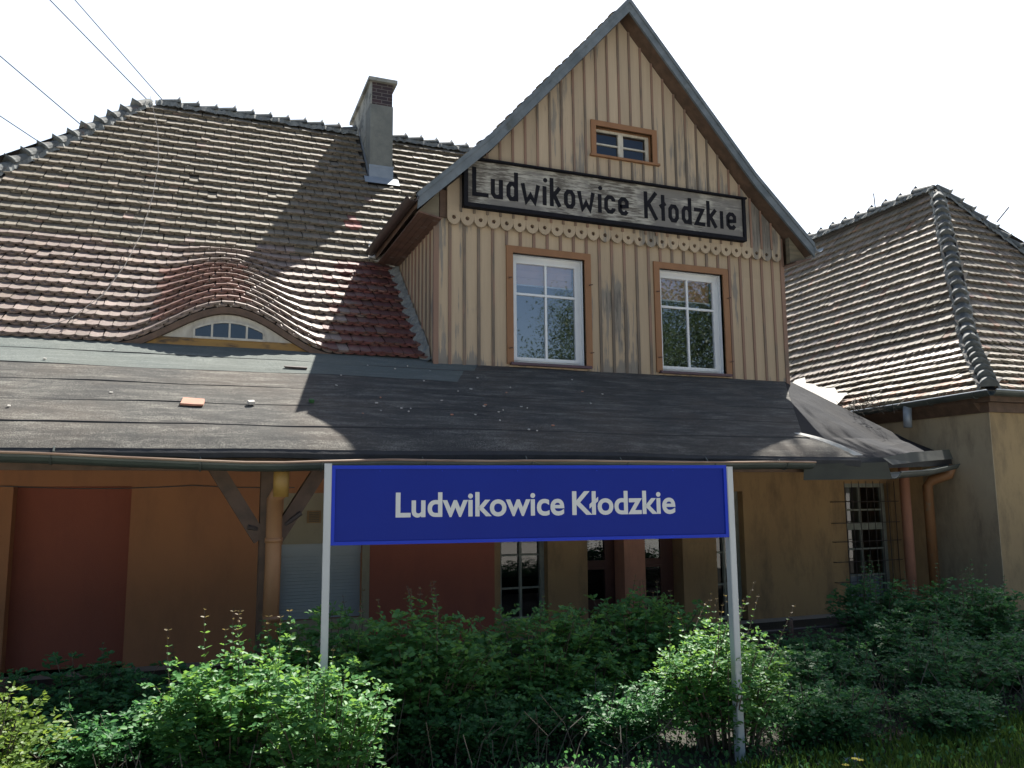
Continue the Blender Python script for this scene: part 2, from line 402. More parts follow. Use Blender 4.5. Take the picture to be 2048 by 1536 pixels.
# ------------------------------------------------------------------ ground
def ground():
    mb = MB()
    xs = [-600, -150, -40, -15, -8] + [-6 + .5 * i for i in range(40)] + [15, 20, 40, 150, 600]
    ys = [-600, -150, -40, -15, -6, -3, 0, 1, 2] + [3 + .35 * i for i in range(24)] + [12, 16, 25, 60, 200, 600]
    f1 = vn(3); f2 = vn(8)
    for y in ys:
        for x in xs:
            z = GZ + (.025 * f1(x * 1.7 + y) * f2(y * 1.9 - x) if -6 < x < 14 and 2 < y < 9 else 0)
            mb.v.append((x, y, z))
    n = len(xs)
    for j in range(len(ys) - 1):
        for i in range(n - 1):
            mb.f.append((j * n + i, j * n + i + 1, (j + 1) * n + i + 1, (j + 1) * n + i))
            mb.m.append(0 if (2 < ys[j] < 9.5) else 1); mb.t.append(None)
    o = mb.build('ground', [M['soil'], M['platform']])
    tag(o, kind='structure')
ground()

# ------------------------------------------------------------------ the station building
B = thing('station_building', (2.5, 9.93, GZ), 'old station building with clay tiled roofs, cream boarded gable and felt covered platform canopy', 'building')

# profile of the main roof: bell-cast, (y,z) along slope length v
def profile(pts):
    L = [0]
    for a, b in zip(pts, pts[1:]): L.append(L[-1] + math.hypot(b[0] - a[0], b[1] - a[1]))
    def f(v):
        if v <= 0: k = 0
        else:
            k = 0
            while k < len(pts) - 2 and v > L[k + 1]: k += 1
        t = (v - L[k]) / (L[k + 1] - L[k])
        return (pts[k][0] + (pts[k + 1][0] - pts[k][0]) * t, pts[k][1] + (pts[k + 1][1] - pts[k][1]) * t)
    return f, L
MAINP = [(9.73, 1.68), (11.35, 3.07), (11.75, 3.47), (14.3, 6.6)]
mainf, mainL = profile(MAINP)
EX, EH, EWD = .32, .49, 1.25       # eyebrow dormer: centre, height, half width
def eye(u):
    t = (u - EX) / EWD
    return EH * math.cos(t * math.pi / 2) ** 2 if abs(t) < 1 else 0.0
def mainS(u, v):
    y, z = mainf(v)
    k = 1 - (y - 9.73) / 2.05
    if k > 0:
        k = min(k, 1.02); t = (u - EX) / (EWD * (.50 + .50 * k))
        if abs(t) < 1: z += EH * k ** .92 * math.cos(t * math.pi / 2) ** (2 - .5 * (1 - k))
    return Vector((u, y, z))
RIDGE_X = -.95
DX, DHW = 5.43, 3.02               # gable: centre, half width of its roof
def gable_top(x):                  # top of the gable's roof
    a = abs(x - DX)
    return 6.87 - a * 1.135 if a < 2.02 else 6.87 - 2.02 * 1.135 - (a - 2.02) * .95

def tiles(name, S, u0, u1, rows, tw, mask, tint, parent, mats, th=.026, seed=1, gap=.962):
    rr = random.Random(seed)
    mb = MB()
    NA = 7
    for j, (v, g, rd) in enumerate(rows):
        for layer in (0, 1):
            off = tw / 2 * ((j + layer) % 2)
            n = int((u1 - u0) / tw) + 1
            for i in range(n):
                u = u0 + off + i * tw
                if not mask(u, v, g): continue
                e = .01
                p0 = S(u, v); du = (S(u + e, v) - S(u - e, v)); dv = (S(u, v + e) - S(u, v))
                N = du.cross(dv).normalized()
                slip = rr.random()
                jv = rr.gauss(0, .005) - (.05 if (slip > .994 and layer == 0) else 0)
                ju = rr.gauss(0, .003); rot = rr.gauss(0, .018); hh = abs(rr.gauss(0, .0035)); roll = rr.gauss(0, .012)
                L = g * 1.12 if layer == 0 else .11
                w_ = tw * gap
                hb = th * (2.25 if layer == 0 else 1.1)
                ct, st = math.cos(rot), math.sin(rot)
                top = []; bot = []
                def P(a, b, low=0):
                    a2 = a * ct - b * st; b2 = a * st + b * ct
                    q = S(u + a2 + ju, v + b2 + jv)
                    return q + N * (hb * (1 - b / g) + hh + roll * a - low)
                for k in range(NA):
                    a = -w_ / 2 + w_ * k / (NA - 1)
                    b = rd * tw * (2 * a / w_) ** 2
                    top.append(P(a, b)); bot.append(P(a, b, th))
                tr = P(w_ / 2, L); tl = P(-w_ / 2, L)
                vs = top + [tr, tl] + bot
                fs = [tuple(range(NA + 2))] + [(k + 1, k, NA + 2 + k, NA + 3 + k) for k in range(NA - 1)]
                t = tint(u, v, layer, rr)
                mb.add(vs, fs, 0, t)
    return mb.build(name, mats, parent)

def jit(c, r, a=.12):
    k = 1 + r.uniform(-a, a)
    return tuple(x * k for x in c)
OLIVE = (.21, .188, .152); PINK = (.25, .20, .182); RED = (.165, .066, .064)
mnoise = vn(21)
def main_tint(u, v, layer, r):
    edge = 2.45 + .25 * (1 if u > -.3 and u < 1.2 else 0) + .06 * mnoise(u * 3)
    if v < edge:
        if u > 1.42 + .08 * mnoise(v * 4 + 3) + .22 * v + r.gauss(0, .1):
            c = RED if r.random() > .1 else (.21, .12, .11)
        else:
            c = PINK if r.random() > .08 else (.27, .21, .18)
        if abs(u - EX) < .8 and u < EX + .2 and .2 < v < 1.9: c = (.25, .145, .125)
    else:
        c = OLIVE if r.random() > .12 else (.25, .215, .175)
        if r.random() < .012: c = (.28, .21, .18)
    if 2.06 < u < 2.3 and 3.35 < v < 3.75: c = (.33, .15, .14)
    rough = r.uniform(.52, .66) if v < edge else r.uniform(.72, .9)
    return jit(c, r) + (rough,)
rows = [(.02 + .243 * i, .243, .26) for i in range(10)]
n_up = 20
g_up = (mainL[-1] - 2.45 - .06) / n_up
rows += [(2.45 + g_up * i, g_up, .10) for i in range(n_up)]
def main_mask(u, v, g):
    y, z = mainf(v + g * .6)
    if u < RIDGE_X - (14.3 - y) + .03: return False
    if u > 8.0: return False
    if u > 2.66 and z < gable_top(u) + .12 and u < 8.3: return False
    if 2.56 < u < 3.06 and 13.26 < y: return False
    if v < .3 and abs(u - EX) < .0: return False
    return True
tiles('main_roof', mainS, -5.6, 8.0, rows, .134, main_mask, main_tint, B, [M['tile']], seed=3)
# deck below the tiles (front, hip end and back)
dk = MB()
def deck_strip(us, vs, S, off, mask=None):
    for a, b in zip(us, us[1:]):
        for c, d in zip(vs, vs[1:]):
            if mask and not mask((a + b) / 2, (c + d) / 2): continue
            ps = [S(a, c), S(b, c), S(b, d), S(a, d)]
            N = (ps[1] - ps[0]).cross(ps[3] - ps[0]).normalized() * off
            dk.add([p - N for p in ps], [(0, 1, 2, 3)])
def lin(a, b, n): return [a + (b - a) * i / n for i in range(n + 1)]
deck_strip(lin(-5.6, 8.1, 110), lin(0.03, mainL[-1], 24), mainS, .012,
           lambda u, v: u > RIDGE_X - (14.3 - mainf(v)[0]) - .06 and not (2.75 < u < 8.1 and mainf(v)[1] < gable_top(u) - .1))
dk.add([(-5.5, 9.73, 1.66), (-.95, 14.3, 6.58), (-5.5, 18.87, 1.66)], [(0, 1, 2)])
dk.add([(-5.5, 18.87, 1.66), (-.95, 14.3, 6.58), (8.1, 14.3, 6.58), (8.1, 18.87, 1.66)], [(0, 1, 2, 3)])
dk.build('roof_deck', M['deck'], B)

def ridge_line(name, pts, parent, r0=.075, r1=.108, step=.30, spike=.05, seed=1, fl=1.0):
    rr = random.Random(seed)
    pts = [Vector(p) for p in pts]
    seg = [(pts[i], pts[i + 1]) for i in range(len(pts) - 1)]
    mb = MB(); mos = []
    total = sum((b - a).length for a, b in seg)
    def at(s):
        for a, b in seg:
            l = (b - a).length
            if s <= l: return a + (b - a) * (s / l), (b - a).normalized()
            s -= l
        return seg[-1][1].copy(), (seg[-1][1] - seg[-1][0]).normalized()
    n = int(total / step)
    NS = 9
    for i in range(n):
        s = i * step
        p, d = at(s); p2, _ = at(min(s + step * 1.15, total))
        side = d.cross(Vector((0, 0, 1))).normalized(); up = side.cross(d).normalized()
        yaw = rr.gauss(0, .02); up2 = rr.gauss(0, .006)
        ringsd = [(p, r1 * 1.0, .016, 0), (p + d * .02, r1 * 1.06, .018, spike), (p + d * .06, r1 * .99, .010, 0), (p2, r0, -.012, 0)]
        vs = []; fs = []
        for (q, rad, lift, sp) in ringsd:
            for k in range(NS):
                a = math.pi * k / (NS - 1)
                rr_ = rad + (sp * max(0, 1 - abs(k - (NS - 1) / 2) / 1.3) if sp else 0)
                vs.append(q + side * (math.cos(a) * rad * (1 + yaw)) + up * (math.sin(a) * rr_ * .92 + lift + up2 - .03))
        for a_ in range(3):
            for k in range(NS - 1):
                fs.append((a_ * NS + k, a_ * NS + k + 1, (a_ + 1) * NS + k + 1, (a_ + 1) * NS + k))
        fs.append(tuple(range(NS))[::-1])
        mb.add(vs, fs)
    # mortar bedding: a lumpy strip on both sides
    k = int(total / .045)
    for sgn in (-1, 1):
        prev = None; mo = MB(); mos.append(mo)
        for i in range(k + 1):
            p, d = at(total * i / k)
            side = d.cross(Vector((0, 0, 1))).normalized() * sgn
            o_in = p + side * r0 * .75 + Vector((0, 0, -.005 + rr.uniform(-.01, .012)))
            o_out = p + side * (r1 * fl + rr.uniform(0, .05)) + Vector((0, 0, -.115 * fl + rr.uniform(-.02, .02)))
            mid = (o_in + o_out) / 2 + Vector((0, 0, .03 + rr.uniform(-.015, .02)))
            cur = [o_in, mid, o_out]
            if prev: mo.add(prev + cur, [(0, 1, 4, 3), (1, 2, 5, 4)] if sgn < 0 else [(3, 4, 1, 0), (4, 5, 2, 1)])
            prev = cur
    o = mb.build(name, M['ridge'], parent, smooth=False)
    for mo in mos: mo.build('mortar_bed', M['mortar'], o)
    return o
ridge_line('ridge_tiles', [(2.55, 14.3, 6.66), (RIDGE_X + .1, 14.3, 6.66)], B, seed=4)
ridge_line('ridge_tiles', [(8.0, 14.3, 6.66), (3.1, 14.3, 6.66)], B, seed=5)
hp = [(RIDGE_X - (14.3 - y), y, z + .05) for y, z in MAINP]
ridge_line('hip_tiles', hp, B, seed=6, r0=.08, r1=.112, fl=.95)

# ---- chimney
ch = MB(); X0, X1, Y0, Y1 = 2.605, 3.0, 13.28, 15.05
ch.box(X0, X1, Y0, Y1, 5.0, 6.74)
chim = ch.build('chimney', [M['render']], B)
c2 = MB(); c2.box(X0 + .012, X1 - .012, Y0 + .012, Y1 - .012, 6.74, 7.15); c2.build('brick_top', M['brick'], chim)
c2 = MB(); c2.box(X0 - .004, X0 + .03, Y0 + .42, Y1 + .004, 5.7, 6.742); c2.build('peeling_side', M['peelrender'], chim)
c2 = MB(); c2.box(X0 - .004, X0 + .022, Y0 + .0, Y1 - .02, 6.745, 7.148); c2.build('peeling_side', M['peelrender'], chim)
c2 = MB(); c2.box(X0 - .05, X1 + .06, Y0 - .06, Y1 + .06, 7.15, 7.215); c2.build('chimney_cap', M['peelrender'], chim)
c2 = MB()
c2.box(X0 - .012, X1 + .012, Y0 - .014, Y0 + .0, 5.34, 5.60)
c2.box(X0 - .016, X1 + .016, Y0 - .018, Y0 - .001, 5.595, 5.635)
c2.add([(X0 - .1, Y0 - .012, 5.42), (X1 + .1, Y0 - .012, 5.42), (X1 + .1, Y0 - .15, 5.26), (X0 - .1, Y0 - .15, 5.26)], [(0, 3, 2, 1)])
for sx in (X0, X1):
    s_ = -1 if sx == X0 else 1
    c2.add([(sx + s_ * .006, Y0, 5.30), (sx + s_ * .006, Y0 + 1.02, 6.60), (sx + s_ * .006, Y0 + 1.02, 6.70), (sx + s_ * .006, Y0, 5.50)], [(0, 1, 2, 3)])
c2.build('flashing', M['zinc'], chim)

# ---- eyebrow dormer front
ey = MB(); NSEG = 40
us = lin(EX - EWD * .98, EX + EWD * .98, NSEG)
def arch(u): return 1.70 + eye(u) - .015
yf = 9.80
for a, b in zip(us, us[1:]):          # brown fascia following the arch
    za, zb = arch(a), arch(b)
    ey.hexa([(a, yf - .06, max(1.60, za - .075)), (b, yf - .06, max(1.60, zb - .075)), (b, yf + .25, max(1.60, zb - .075)), (a, yf + .25, max(1.60, za - .075)),
             (a, yf - .06, za), (b, yf - .06, zb), (b, yf + .25, zb), (a, yf + .25, za)])
eyo = ey.build('eyebrow_dormer', M['brownwood'], B)
pn = MB()
def arch_poly(x0, x1, zb, inset, n=18):
    us_ = lin(x0, x1, n)
    return [(x0, zb)] + [(x1, zb)] + [(u, max(zb + .002, arch(u) - inset)) for u in reversed(us_)]
pn.prism(arch_poly(EX - .80, EX + .83, 1.80, .08), yf, yf + .06)
pn.build('white_infill', M['oldwhite'], eyo)
pn = MB(); pn.prism([(EX - 1.0, 1.62), (EX + 1.02, 1.62), (EX + .92, 1.798), (EX - .9, 1.798)], yf - .02, yf + .06); pn.build('ochre_sill_board', M['ochreboard'], eyo)
wx0, wx1 = EX - .375, EX + .385
wtop = lambda u: 2.005 - .10 * ((u - EX) / .38) ** 2
pn = MB(); uu = lin(wx0, wx1, 12)
pn.prism([(wx0, 1.815), (wx1, 1.815)] + [(u, wtop(u)) for u in reversed(uu)], yf - .012, yf - .004); pn.build('glass_pane', M['oldglass'], eyo)
pn = MB(); pn.prism([(wx0, 1.815), (wx1, 1.815)] + [(u, wtop(u)) for u in reversed(uu)], yf - .003, yf - .001); pn.build('dark_backing', M['interior'], eyo)
pn = MB()
for k in range(5):
    x = wx0 + (wx1 - wx0) * k / 4
    pn.box(x - .011, x + .011, yf - .03, yf - .013, 1.80, wtop(x))
pn.box(wx0 - .011, wx1 + .011, yf - .034, yf - .012, 1.795, 1.82)
for a, b in zip(uu, uu[1:]):
    pn.hexa([(a, yf - .032, wtop(a) - .012), (b, yf - .032, wtop(b) - .012), (b, yf - .0125, wtop(b) - .012), (a, yf - .0125, wtop(a) - .012),
             (a, yf - .032, wtop(a) + .012), (b, yf - .032, wtop(b) + .012), (b, yf - .0125, wtop(b) + .012), (a, yf - .0125, wtop(a) + .012)])
pn.build('window_frame', M['oldwhite'], eyo)

# ---- gable front (boarded)
YD = 9.60; XL, XR = 2.725, 8.13; ZB, ZS = 1.50, 3.50
WINS = [(3.68, 4.90, 1.66, 3.225), (5.885, 7.125, 1.655, 3.225)]       # outer casing
def rects(x0, x1, z0, z1, holes):
    xs = sorted({x0, x1, *[h[0] for h in holes], *[h[1] for h in holes]}); zs = sorted({z0, z1, *[h[2] for h in holes], *[h[3] for h in holes]})
    xs = [x for x in xs if x0 <= x <= x1]; zs = [z for z in zs if z0 <= z <= z1]
    out = []
    for a, b in zip(xs, xs[1:]):
        for c, d in zip(zs, zs[1:]):
            if not any(h[0] < (a + b) / 2 < h[1] and h[2] < (c + d) / 2 < h[3] for h in holes): out.append((a, b, c, d))
    return out
CW = .09
OPEN = [(a + CW, b - CW, c + .02, d - CW) for a, b, c, d in WINS]
gb = MB()
for a, b, c, d in rects(XL, XR, ZB, ZS + .35, OPEN): gb.box(a, b, YD, YD + .05, c, d)
gable = gb.build('gable_boarding', M['board_low'], B)
st = MB(); nb = 28; pitch = (XR - XL) / nb
for i in range(nb + 1):
    x = XL + pitch * i
    segs = [(ZB + R.uniform(-.03, .01), ZS + .3)]
    for (a, b, c, d) in WINS:
        if a - .02 < x < b + .02: segs = [(segs[0][0], c - .03), (d, segs[0][1])]
    for c, d in segs: st.box(x - .019, x + .019, YD - .016, YD - .0005, c, d)
st.build('cover_strips', M['strip'], gable)
# left cheek
ckl = MB(); ckr = MB(); cks = MB()
def roof_z(y):
    v = 0
    for k in range(200):
        v = k * .04
        if mainf(v)[0] >= y: return mainf(v)[1]
    return 9
ypts = lin(YD, 12.0, 14)
for a, b in zip(ypts, ypts[1:]):
    za, zb = (1.45 if a < 9.73 else roof_z(a) - .1), roof_z(b) - .1 if b > 9.73 else 1.45
    if za > 3.6: continue
    for X, ck in ((XL, ckl), (XR, ckr)):
        ck.add([(X, b, min(zb, 3.6)), (X, a, za), (X, a, 3.62), (X, b, 3.62)], [(0, 1, 2, 3)] if X == XL else [(3, 2, 1, 0)])
ckl.build('dormer_cheek', M['board_low'], gable); ckr.build('dormer_cheek', M['board_low'], gable)
y = YD + .02
while y < 12:
    z0 = roof_z(y) if y > 9.75 else 1.5
    if z0 < 3.5:
        cks.box(XL - .016, XL - .001, y - .018, y + .018, z0 - .05, 3.6)
    y += .185
cks.box(XL - .02, XL + .045, YD - .018, YD + .02, ZB, 3.55)
crn = MB(); crn.box(XR - .045, XR + .02, YD - .018, YD + .02, ZB, 3.55); crn.build('corner_board', M['strip'], gable)
cks.build('cover_strips', M['strip'], gable)
fm = MB(); prev = None
rr = random.Random(5)
for i in range(60):                           # mortar fillet between cheek and tiles
    y = 9.62 + i * .038
    if y < 9.75: z = 1.62
    else: z = roof_z(y) + .05
    if z > 3.6: break
    cur = [Vector((XL - .02, y, z + .06 + rr.uniform(0, .03))), Vector((XL - .07 - rr.uniform(0, .03), y, z + .02)), Vector((XL - .13 - rr.uniform(0, .04), y, z - .045))]
    if prev: fm.add(prev + cur, [(3, 4, 1, 0), (4, 5, 2, 1)])
    prev = cur
fm.build('mortar_fillet', M['mortar'], B)
# upper gable with scalloped board ends
YU = 9.535
up = MB(); ups = MB(); ngb = 29; x0g, x1g = 2.865, 8.075; pg = (x1g - x0g) / ngb
SW = (4.92, 5.965, 4.635, 5.135)
SWO = (SW[0] + .075, SW[1] - .075, SW[2] + .02, SW[3] - .075)
def gtop(x): return gable_top(x) - .17
for i in range(ngb):
    a = x0g + i * pg; b = a + pg; c = (a + b) / 2; hw = pg / 2 * .985; zc = 3.505 + R.uniform(-.004, .004)
    # scallop end: ring around the bored hole
    NK = 16; inner = []; outer = []
    for k in range(NK):
        t = 2 * math.pi * k / NK
        ix, iz = math.cos(t) * .027, math.sin(t) * .027
        if math.sin(t) >= -1e-6:
            m_ = max(abs(math.cos(t)), abs(math.sin(t))); ox, oz = math.cos(t) / m_ * hw, math.sin(t) / m_ * hw
        else:
            rad = hw * (1 + .10 * max(0, -math.sin(t)) ** 8); ox, oz = math.cos(t) * rad, math.sin(t) * rad
        inner.append((c + ix, zc + iz)); outer.append((c + ox, zc + oz))
    vs = [(x, YU, z) for x, z in inner] + [(x, YU, z) for x, z in outer] + [(x, YU + .03, z) for x, z in inner] + [(x, YU + .03, z) for x, z in outer]
    fs = []
    for k in range(NK):
        k2 = (k + 1) % NK
        fs += [(k, NK + k, NK + k2, k2), (NK + k, 3 * NK + k, 3 * NK + k2, NK + k2), (2 * NK + k, k, k2, 2 * NK + k2)]
    up.add(vs, fs)
    z0 = zc + hw
    pieces = [(c - hw, c + hw)]
    for q0 in [(a + .0008, b - .0008)]:
        xs = sorted({q0[0], q0[1], *[e_ for e_ in SWO[:2] if q0[0] < e_ < q0[1]], *([DX] if q0[0] < DX < q0[1] else [])})
        for p, q in zip(xs, xs[1:]):
            mid = (p + q) / 2
            if SWO[0] < mid < SWO[1]:
                up.prism([(p, z0), (q, z0), (q, SWO[2]), (p, SWO[2])], YU, YU + .03)
                up.prism([(p, SWO[3]), (q, SWO[3]), (q, gtop(q)), (p, gtop(p))], YU, YU + .03)
            else:
                up.prism([(p, z0), (q, z0), (q, gtop(q)), (p, gtop(p))], YU, YU + .03)
    if i:
        zt = gtop(a) + .01
        segs = [(zc + hw * .85, zt)]
        if SW[0] - .02 < a < SW[1] + .02: segs = [(segs[0][0], SW[2] - .03), (SW[3], zt)]
        for s0, s1 in segs: ups.box(a - .016, a + .016, YU - .014, YU - .0006, s0, s1)
ug = up.build('gable_boarding', M['board'], B)
ups.build('cover_strips', M['strip'], ug)
bk = MB()   # dark layer behind the bored holes and upper gable
for a, b, c, d in rects(XL + .05, XR - .05, 3.40, 3.86, []): bk.box(a, b, YD - .03, YD - .004, 3.50, d)
bk.build('backing_batten', M['brownwood'], ug)

# ---- gable roof: slab, verges, eaves
gr = MB()
xs = [DX - DHW, DX - 2.02, DX, DX + 2.02, DX + DHW]
def slab(y0, y1, t0, t1, mb, m=0):
    for a, b in zip(xs, xs[1:]):
        mb.hexa([(a, y0, gable_top(a) - t1), (b, y0, gable_top(b) - t1), (b, y1, gable_top(b) - t1), (a, y1, gable_top(a) - t1),
                 (a, y0, gable_top(a) - t0), (b, y0, gable_top(b) - t0), (b, y1, gable_top(b) - t0), (a, y1, gable_top(a) - t0)], m)
slab(9.29, 14.2, .02, .13, gr)
gro = gr.build('gable_roof', M['brownwood'], B)
def gabS(side):
    def S(u, v):
        # v from the eave upwards, u along y
        x = DX + side * (DHW - v * .70)
        return Vector((x, (-u if side < 0 else u), gable_top(x) - .01))
    return S
for side in (-1, 1):
    S = gabS(side)
    rws = [(.0 + .2 * i, .2, .15) for i in range(21)]
    def gm(u, v, g, side=side):
        x = DX + side * (DHW - v * .7); yy = -u if side < 0 else u
        z = gable_top(x)
        return 9.36 < yy < 14.2 and (yy < 9.8 or z > mainf_z(yy) - .05)
    def mainf_z(y): return roof_z(y)
    tiles('gable_roof_tiles', S, (-14.2 if side < 0 else 9.3), (-9.3 if side < 0 else 14.2), rws, .134, gm, lambda u, v, l, r: jit(OLIVE, r), B, [M['tile']], seed=9 + side)
vg = MB()
for a, b in zip(xs, xs[1:]):                       # front verge boards
    h = .175
    vg.hexa([(a, 9.25, gable_top(a) - h), (b, 9.25, gable_top(b) - h), (b, 9.285, gable_top(b) - h), (a, 9.285, gable_top(a) - h),
             (a, 9.25, gable_top(a) + .0), (b, 9.25, gable_top(b) + .0), (b, 9.285, gable_top(b)), (a, 9.285, gable_top(a))])
vg.build('verge_board', M['bluewood'], gro)
vg = MB()
for a, b in zip(xs, xs[1:]):                       # sheet capping over the verge
    vg.hexa([(a, 9.235, gable_top(a) - .035), (b, 9.235, gable_top(b) - .035), (b, 9.249, gable_top(b) - .035), (a, 9.249, gable_top(a) - .035),
             (a, 9.235, gable_top(a) + .035), (b, 9.235, gable_top(b) + .035), (b, 9.38, gable_top(b) + .045), (a, 9.38, gable_top(a) + .045)])
vg.build('verge_capping', M['bluewood'], gro)
# boxed eaves at both feet of the gable
for side in (-1, 1):
    ex = DX + side * DHW; wx = XL if side < 0 else XR
    lo = 3.40 if side < 0 else 3.38
    bxm = MB()
    za = gable_top(wx) - .16
    pl = [(ex - side * .02, gable_top(ex) - .17), (wx + side * .002, lo), (wx + side * .002, za)]
    if side > 0: pl = [pl[1], pl[0], pl[2]]
    bxm.prism(pl, 9.42, 9.50)
    bxm.build('eave_end_planks', M['greenwood'], gro)
    sf = MB()
    A_ = (ex - side * .02, gable_top(ex) - .18); C_ = (wx, lo - .01)
    for k in range(4):
        t0, t1 = k / 4 + .008, (k + 1) / 4 - .008
        p = (A_[0] + (C_[0] - A_[0]) * t0, A_[1] + (C_[1] - A_[1]) * t0); q = (A_[0] + (C_[0] - A_[0]) * t1, A_[1] + (C_[1] - A_[1]) * t1)
        y1 = 12.0 if side < 0 else 14.0
        sf.hexa([(p[0], 9.30, p[1] - .02), (q[0], 9.30, q[1] - .02), (q[0], y1, q[1] - .02), (p[0], y1, p[1] - .02),
                 (p[0], 9.30, p[1]), (q[0], 9.30, q[1]), (q[0], y1, q[1]), (p[0], y1, p[1])])
    sf.build('eave_soffit', M['rust'], gro)
def gutter(name, pts, r, parent, mat, beadmat=None, n=8, th=.006):
    mb = MB(); pts = [Vector(p) for p in pts]
    prev = None; bead = MB(); bl = []
    for i, p in enumerate(pts):
        d = (pts[min(i + 1, len(pts) - 1)] - pts[max(i - 1, 0)]); d.z = 0; d.normalize()
        s_ = d.cross(Vector((0, 0, 1)))
        ring = [p + s_ * (math.cos(math.pi * k / n) * r) + Vector((0, 0, -math.sin(math.pi * k / n) * r)) for k in range(n + 1)]
        ring2 = [p + s_ * (math.cos(math.pi * k / n) * (r - th)) + Vector((0, 0, -math.sin(math.pi * k / n) * (r - th))) for k in range(n + 1)]
        cur = ring + ring2[::-1]
        if prev:
            m_ = len(cur)
            mb.add(prev + cur, [(k, (k + 1) % m_, m_ + (k + 1) % m_, m_ + k) for k in range(m_)])
        else: mb.add(cur, [tuple(range(len(cur)))])
        bl.append(p + s_ * (r + .004)); prev = cur
    mb.add(prev, [tuple(range(len(prev)))[::-1]])
    o = mb.build(name, mat, parent, smooth=False)
    if beadmat:
        bead.tube(bl, .011, 6); bead.build('gutter_bead', beadmat, o)
    return o
gutter('gable_gutter', [(DX - DHW - .065, 9.22, 3.60), (DX - DHW - .065, 10.5, 3.615), (DX - DHW - .065, 11.75, 3.63)], .075, B, M['darkgutter'])
gutter('gable_gutter', [(DX + DHW + .065, 13.5, 3.63), (DX + DHW + .065, 9.22, 3.60)], .075, B, M['zinc'])
sf = MB()                                           # white metal apron where the gutter meets the tiles
sf.add([(2.30, 11.72, 3.50), (2.72, 11.5, 3.33), (2.72, 11.95, 3.80), (2.36, 12.0, 3.86)], [(0, 1, 2, 3)])
sf.build('flashing', M['flash'], B)

# ---- windows of the gable
def pvc_window(x0, x1, z0, z1, y, blindmat, zbl):
    cs = MB(); W_ = WINS[0] if x0 < 5 else WINS[1]
    cs.box(W_[0], x0, y - .03, y - .001, W_[2], W_[3]); cs.box(x1, W_[1], y - .03, y - .001, W_[2], W_[3]); cs.box(x0, x1, y - .03, y - .001, z1, W_[3])
    win = cs.build('window', M['casing'], B)
    rv = MB(); d = .12
    rv.box(x0 - .012, x0, y + .0, y + d + .06, z0, z1); rv.box(x1, x1 + .012, y, y + d + .06, z0, z1); rv.box(x0, x1, y, y + d + .06, z1, z1 + .012)
    rv.build('reveal', M['pvc'], win)
    fr = MB(); yo = y + d; f = .05
    fr.box(x0, x0 + f, yo, yo + .06, z0, z1); fr.box(x1 - f, x1, yo, yo + .06, z0, z1)
    fr.box(x0 + f, x1 - f, yo, yo + .06, z0, z0 + f); fr.box(x0 + f, x1 - f, yo, yo + .06, z1 - f, z1)
    g = .045; a0, a1, b0, b1 = x0 + f, x1 - f, z0 + f, z1 - f     # sash standing a little proud
    fr.box(a0, a0 + g, yo - .018, yo + .03, b0, b1); fr.box(a1 - g, a1, yo - .018, yo + .03, b0, b1)
    fr.box(a0 + g, a1 - g, yo - .018, yo + .03, b0, b0 + g); fr.box(a0 + g, a1 - g, yo - .018, yo + .03, b1 - g, b1)
    cx = (a0 + a1) / 2; cz = b0 + (b1 - b0) * .66; m_ = .014
    fr.box(cx - m_, cx + m_, yo - .012, yo + .02, b0 + g, b1 - g)
    fr.box(a0 + g, cx - m_, yo - .011, yo + .02, cz - m_, cz + m_); fr.box(cx + m_, a1 - g, yo - .011, yo + .02, cz - m_, cz + m_)
    fr.build('window_frame', M['pvc'], win)
    gl = MB(); gl.add([(a0 + g - .01, yo + .008, b0 + g - .01), (a1 - g + .01, yo + .008, b0 + g - .01), (a1 - g + .01, yo + .008, b1 - g + .01), (a0 + g - .01, yo + .008, b1 - g + .01)], [(0, 1, 2, 3)])
    gl.build('glass_pane', M['glass'], win)
    bl = MB()
    for k in range(3):
        bl.box(a0 + .03, a1 - .03, yo + .10 + .006 * k, yo + .106 + .006 * k, b1 - zbl * (k + 1) / 3, b1 - zbl * k / 3)
    bl.build('roman_blind', blindmat, win)
    bl = MB(); bl.box(a0 + .03, a1 - .03, yo + .092, yo + .112, b1 - zbl - .018, b1 - zbl - .0005); bl.build('blind_rail', M['pvc'], win)
    si = MB(); si.box(x0 - .05, x1 + .06, y - .07, y + d, z0 - .035, z0 - .001); si.build('sill', M['sill'], win)
    hk = MB()
    for xx in (W_[0] + .03, W_[1] - .03):
        for zz in (z0 + .18, z1 - .35): hk.tube([(xx, y - .03, zz), (xx, y - .06, zz), (xx + .03, y - .075, zz + .004)], .007, 6)
    hk.build_each('shutter_hook', M['rust'], win)
pvc_window(*OPEN[0], YD, M['blind'], .30)
pvc_window(*OPEN[1], YD, M['blind2'], .33)
# dim rooms behind the panes
rm = MB()
for a, b, c, d in [(2.9, 8.0, 1.4, 3.9)]:
    rm.add([(a, 12.4, c), (b, 12.4, c), (b, 12.4, d), (a, 12.4, d), (a, 9.85, c), (b, 9.85, c), (b, 9.85, d), (a, 9.85, d)], [(0, 1, 2, 3), (4, 0, 3, 7), (1, 5, 6, 2), (4, 5, 1, 0), (3, 2, 6, 7)])
rm.build('upper_room', M['interior'], B)
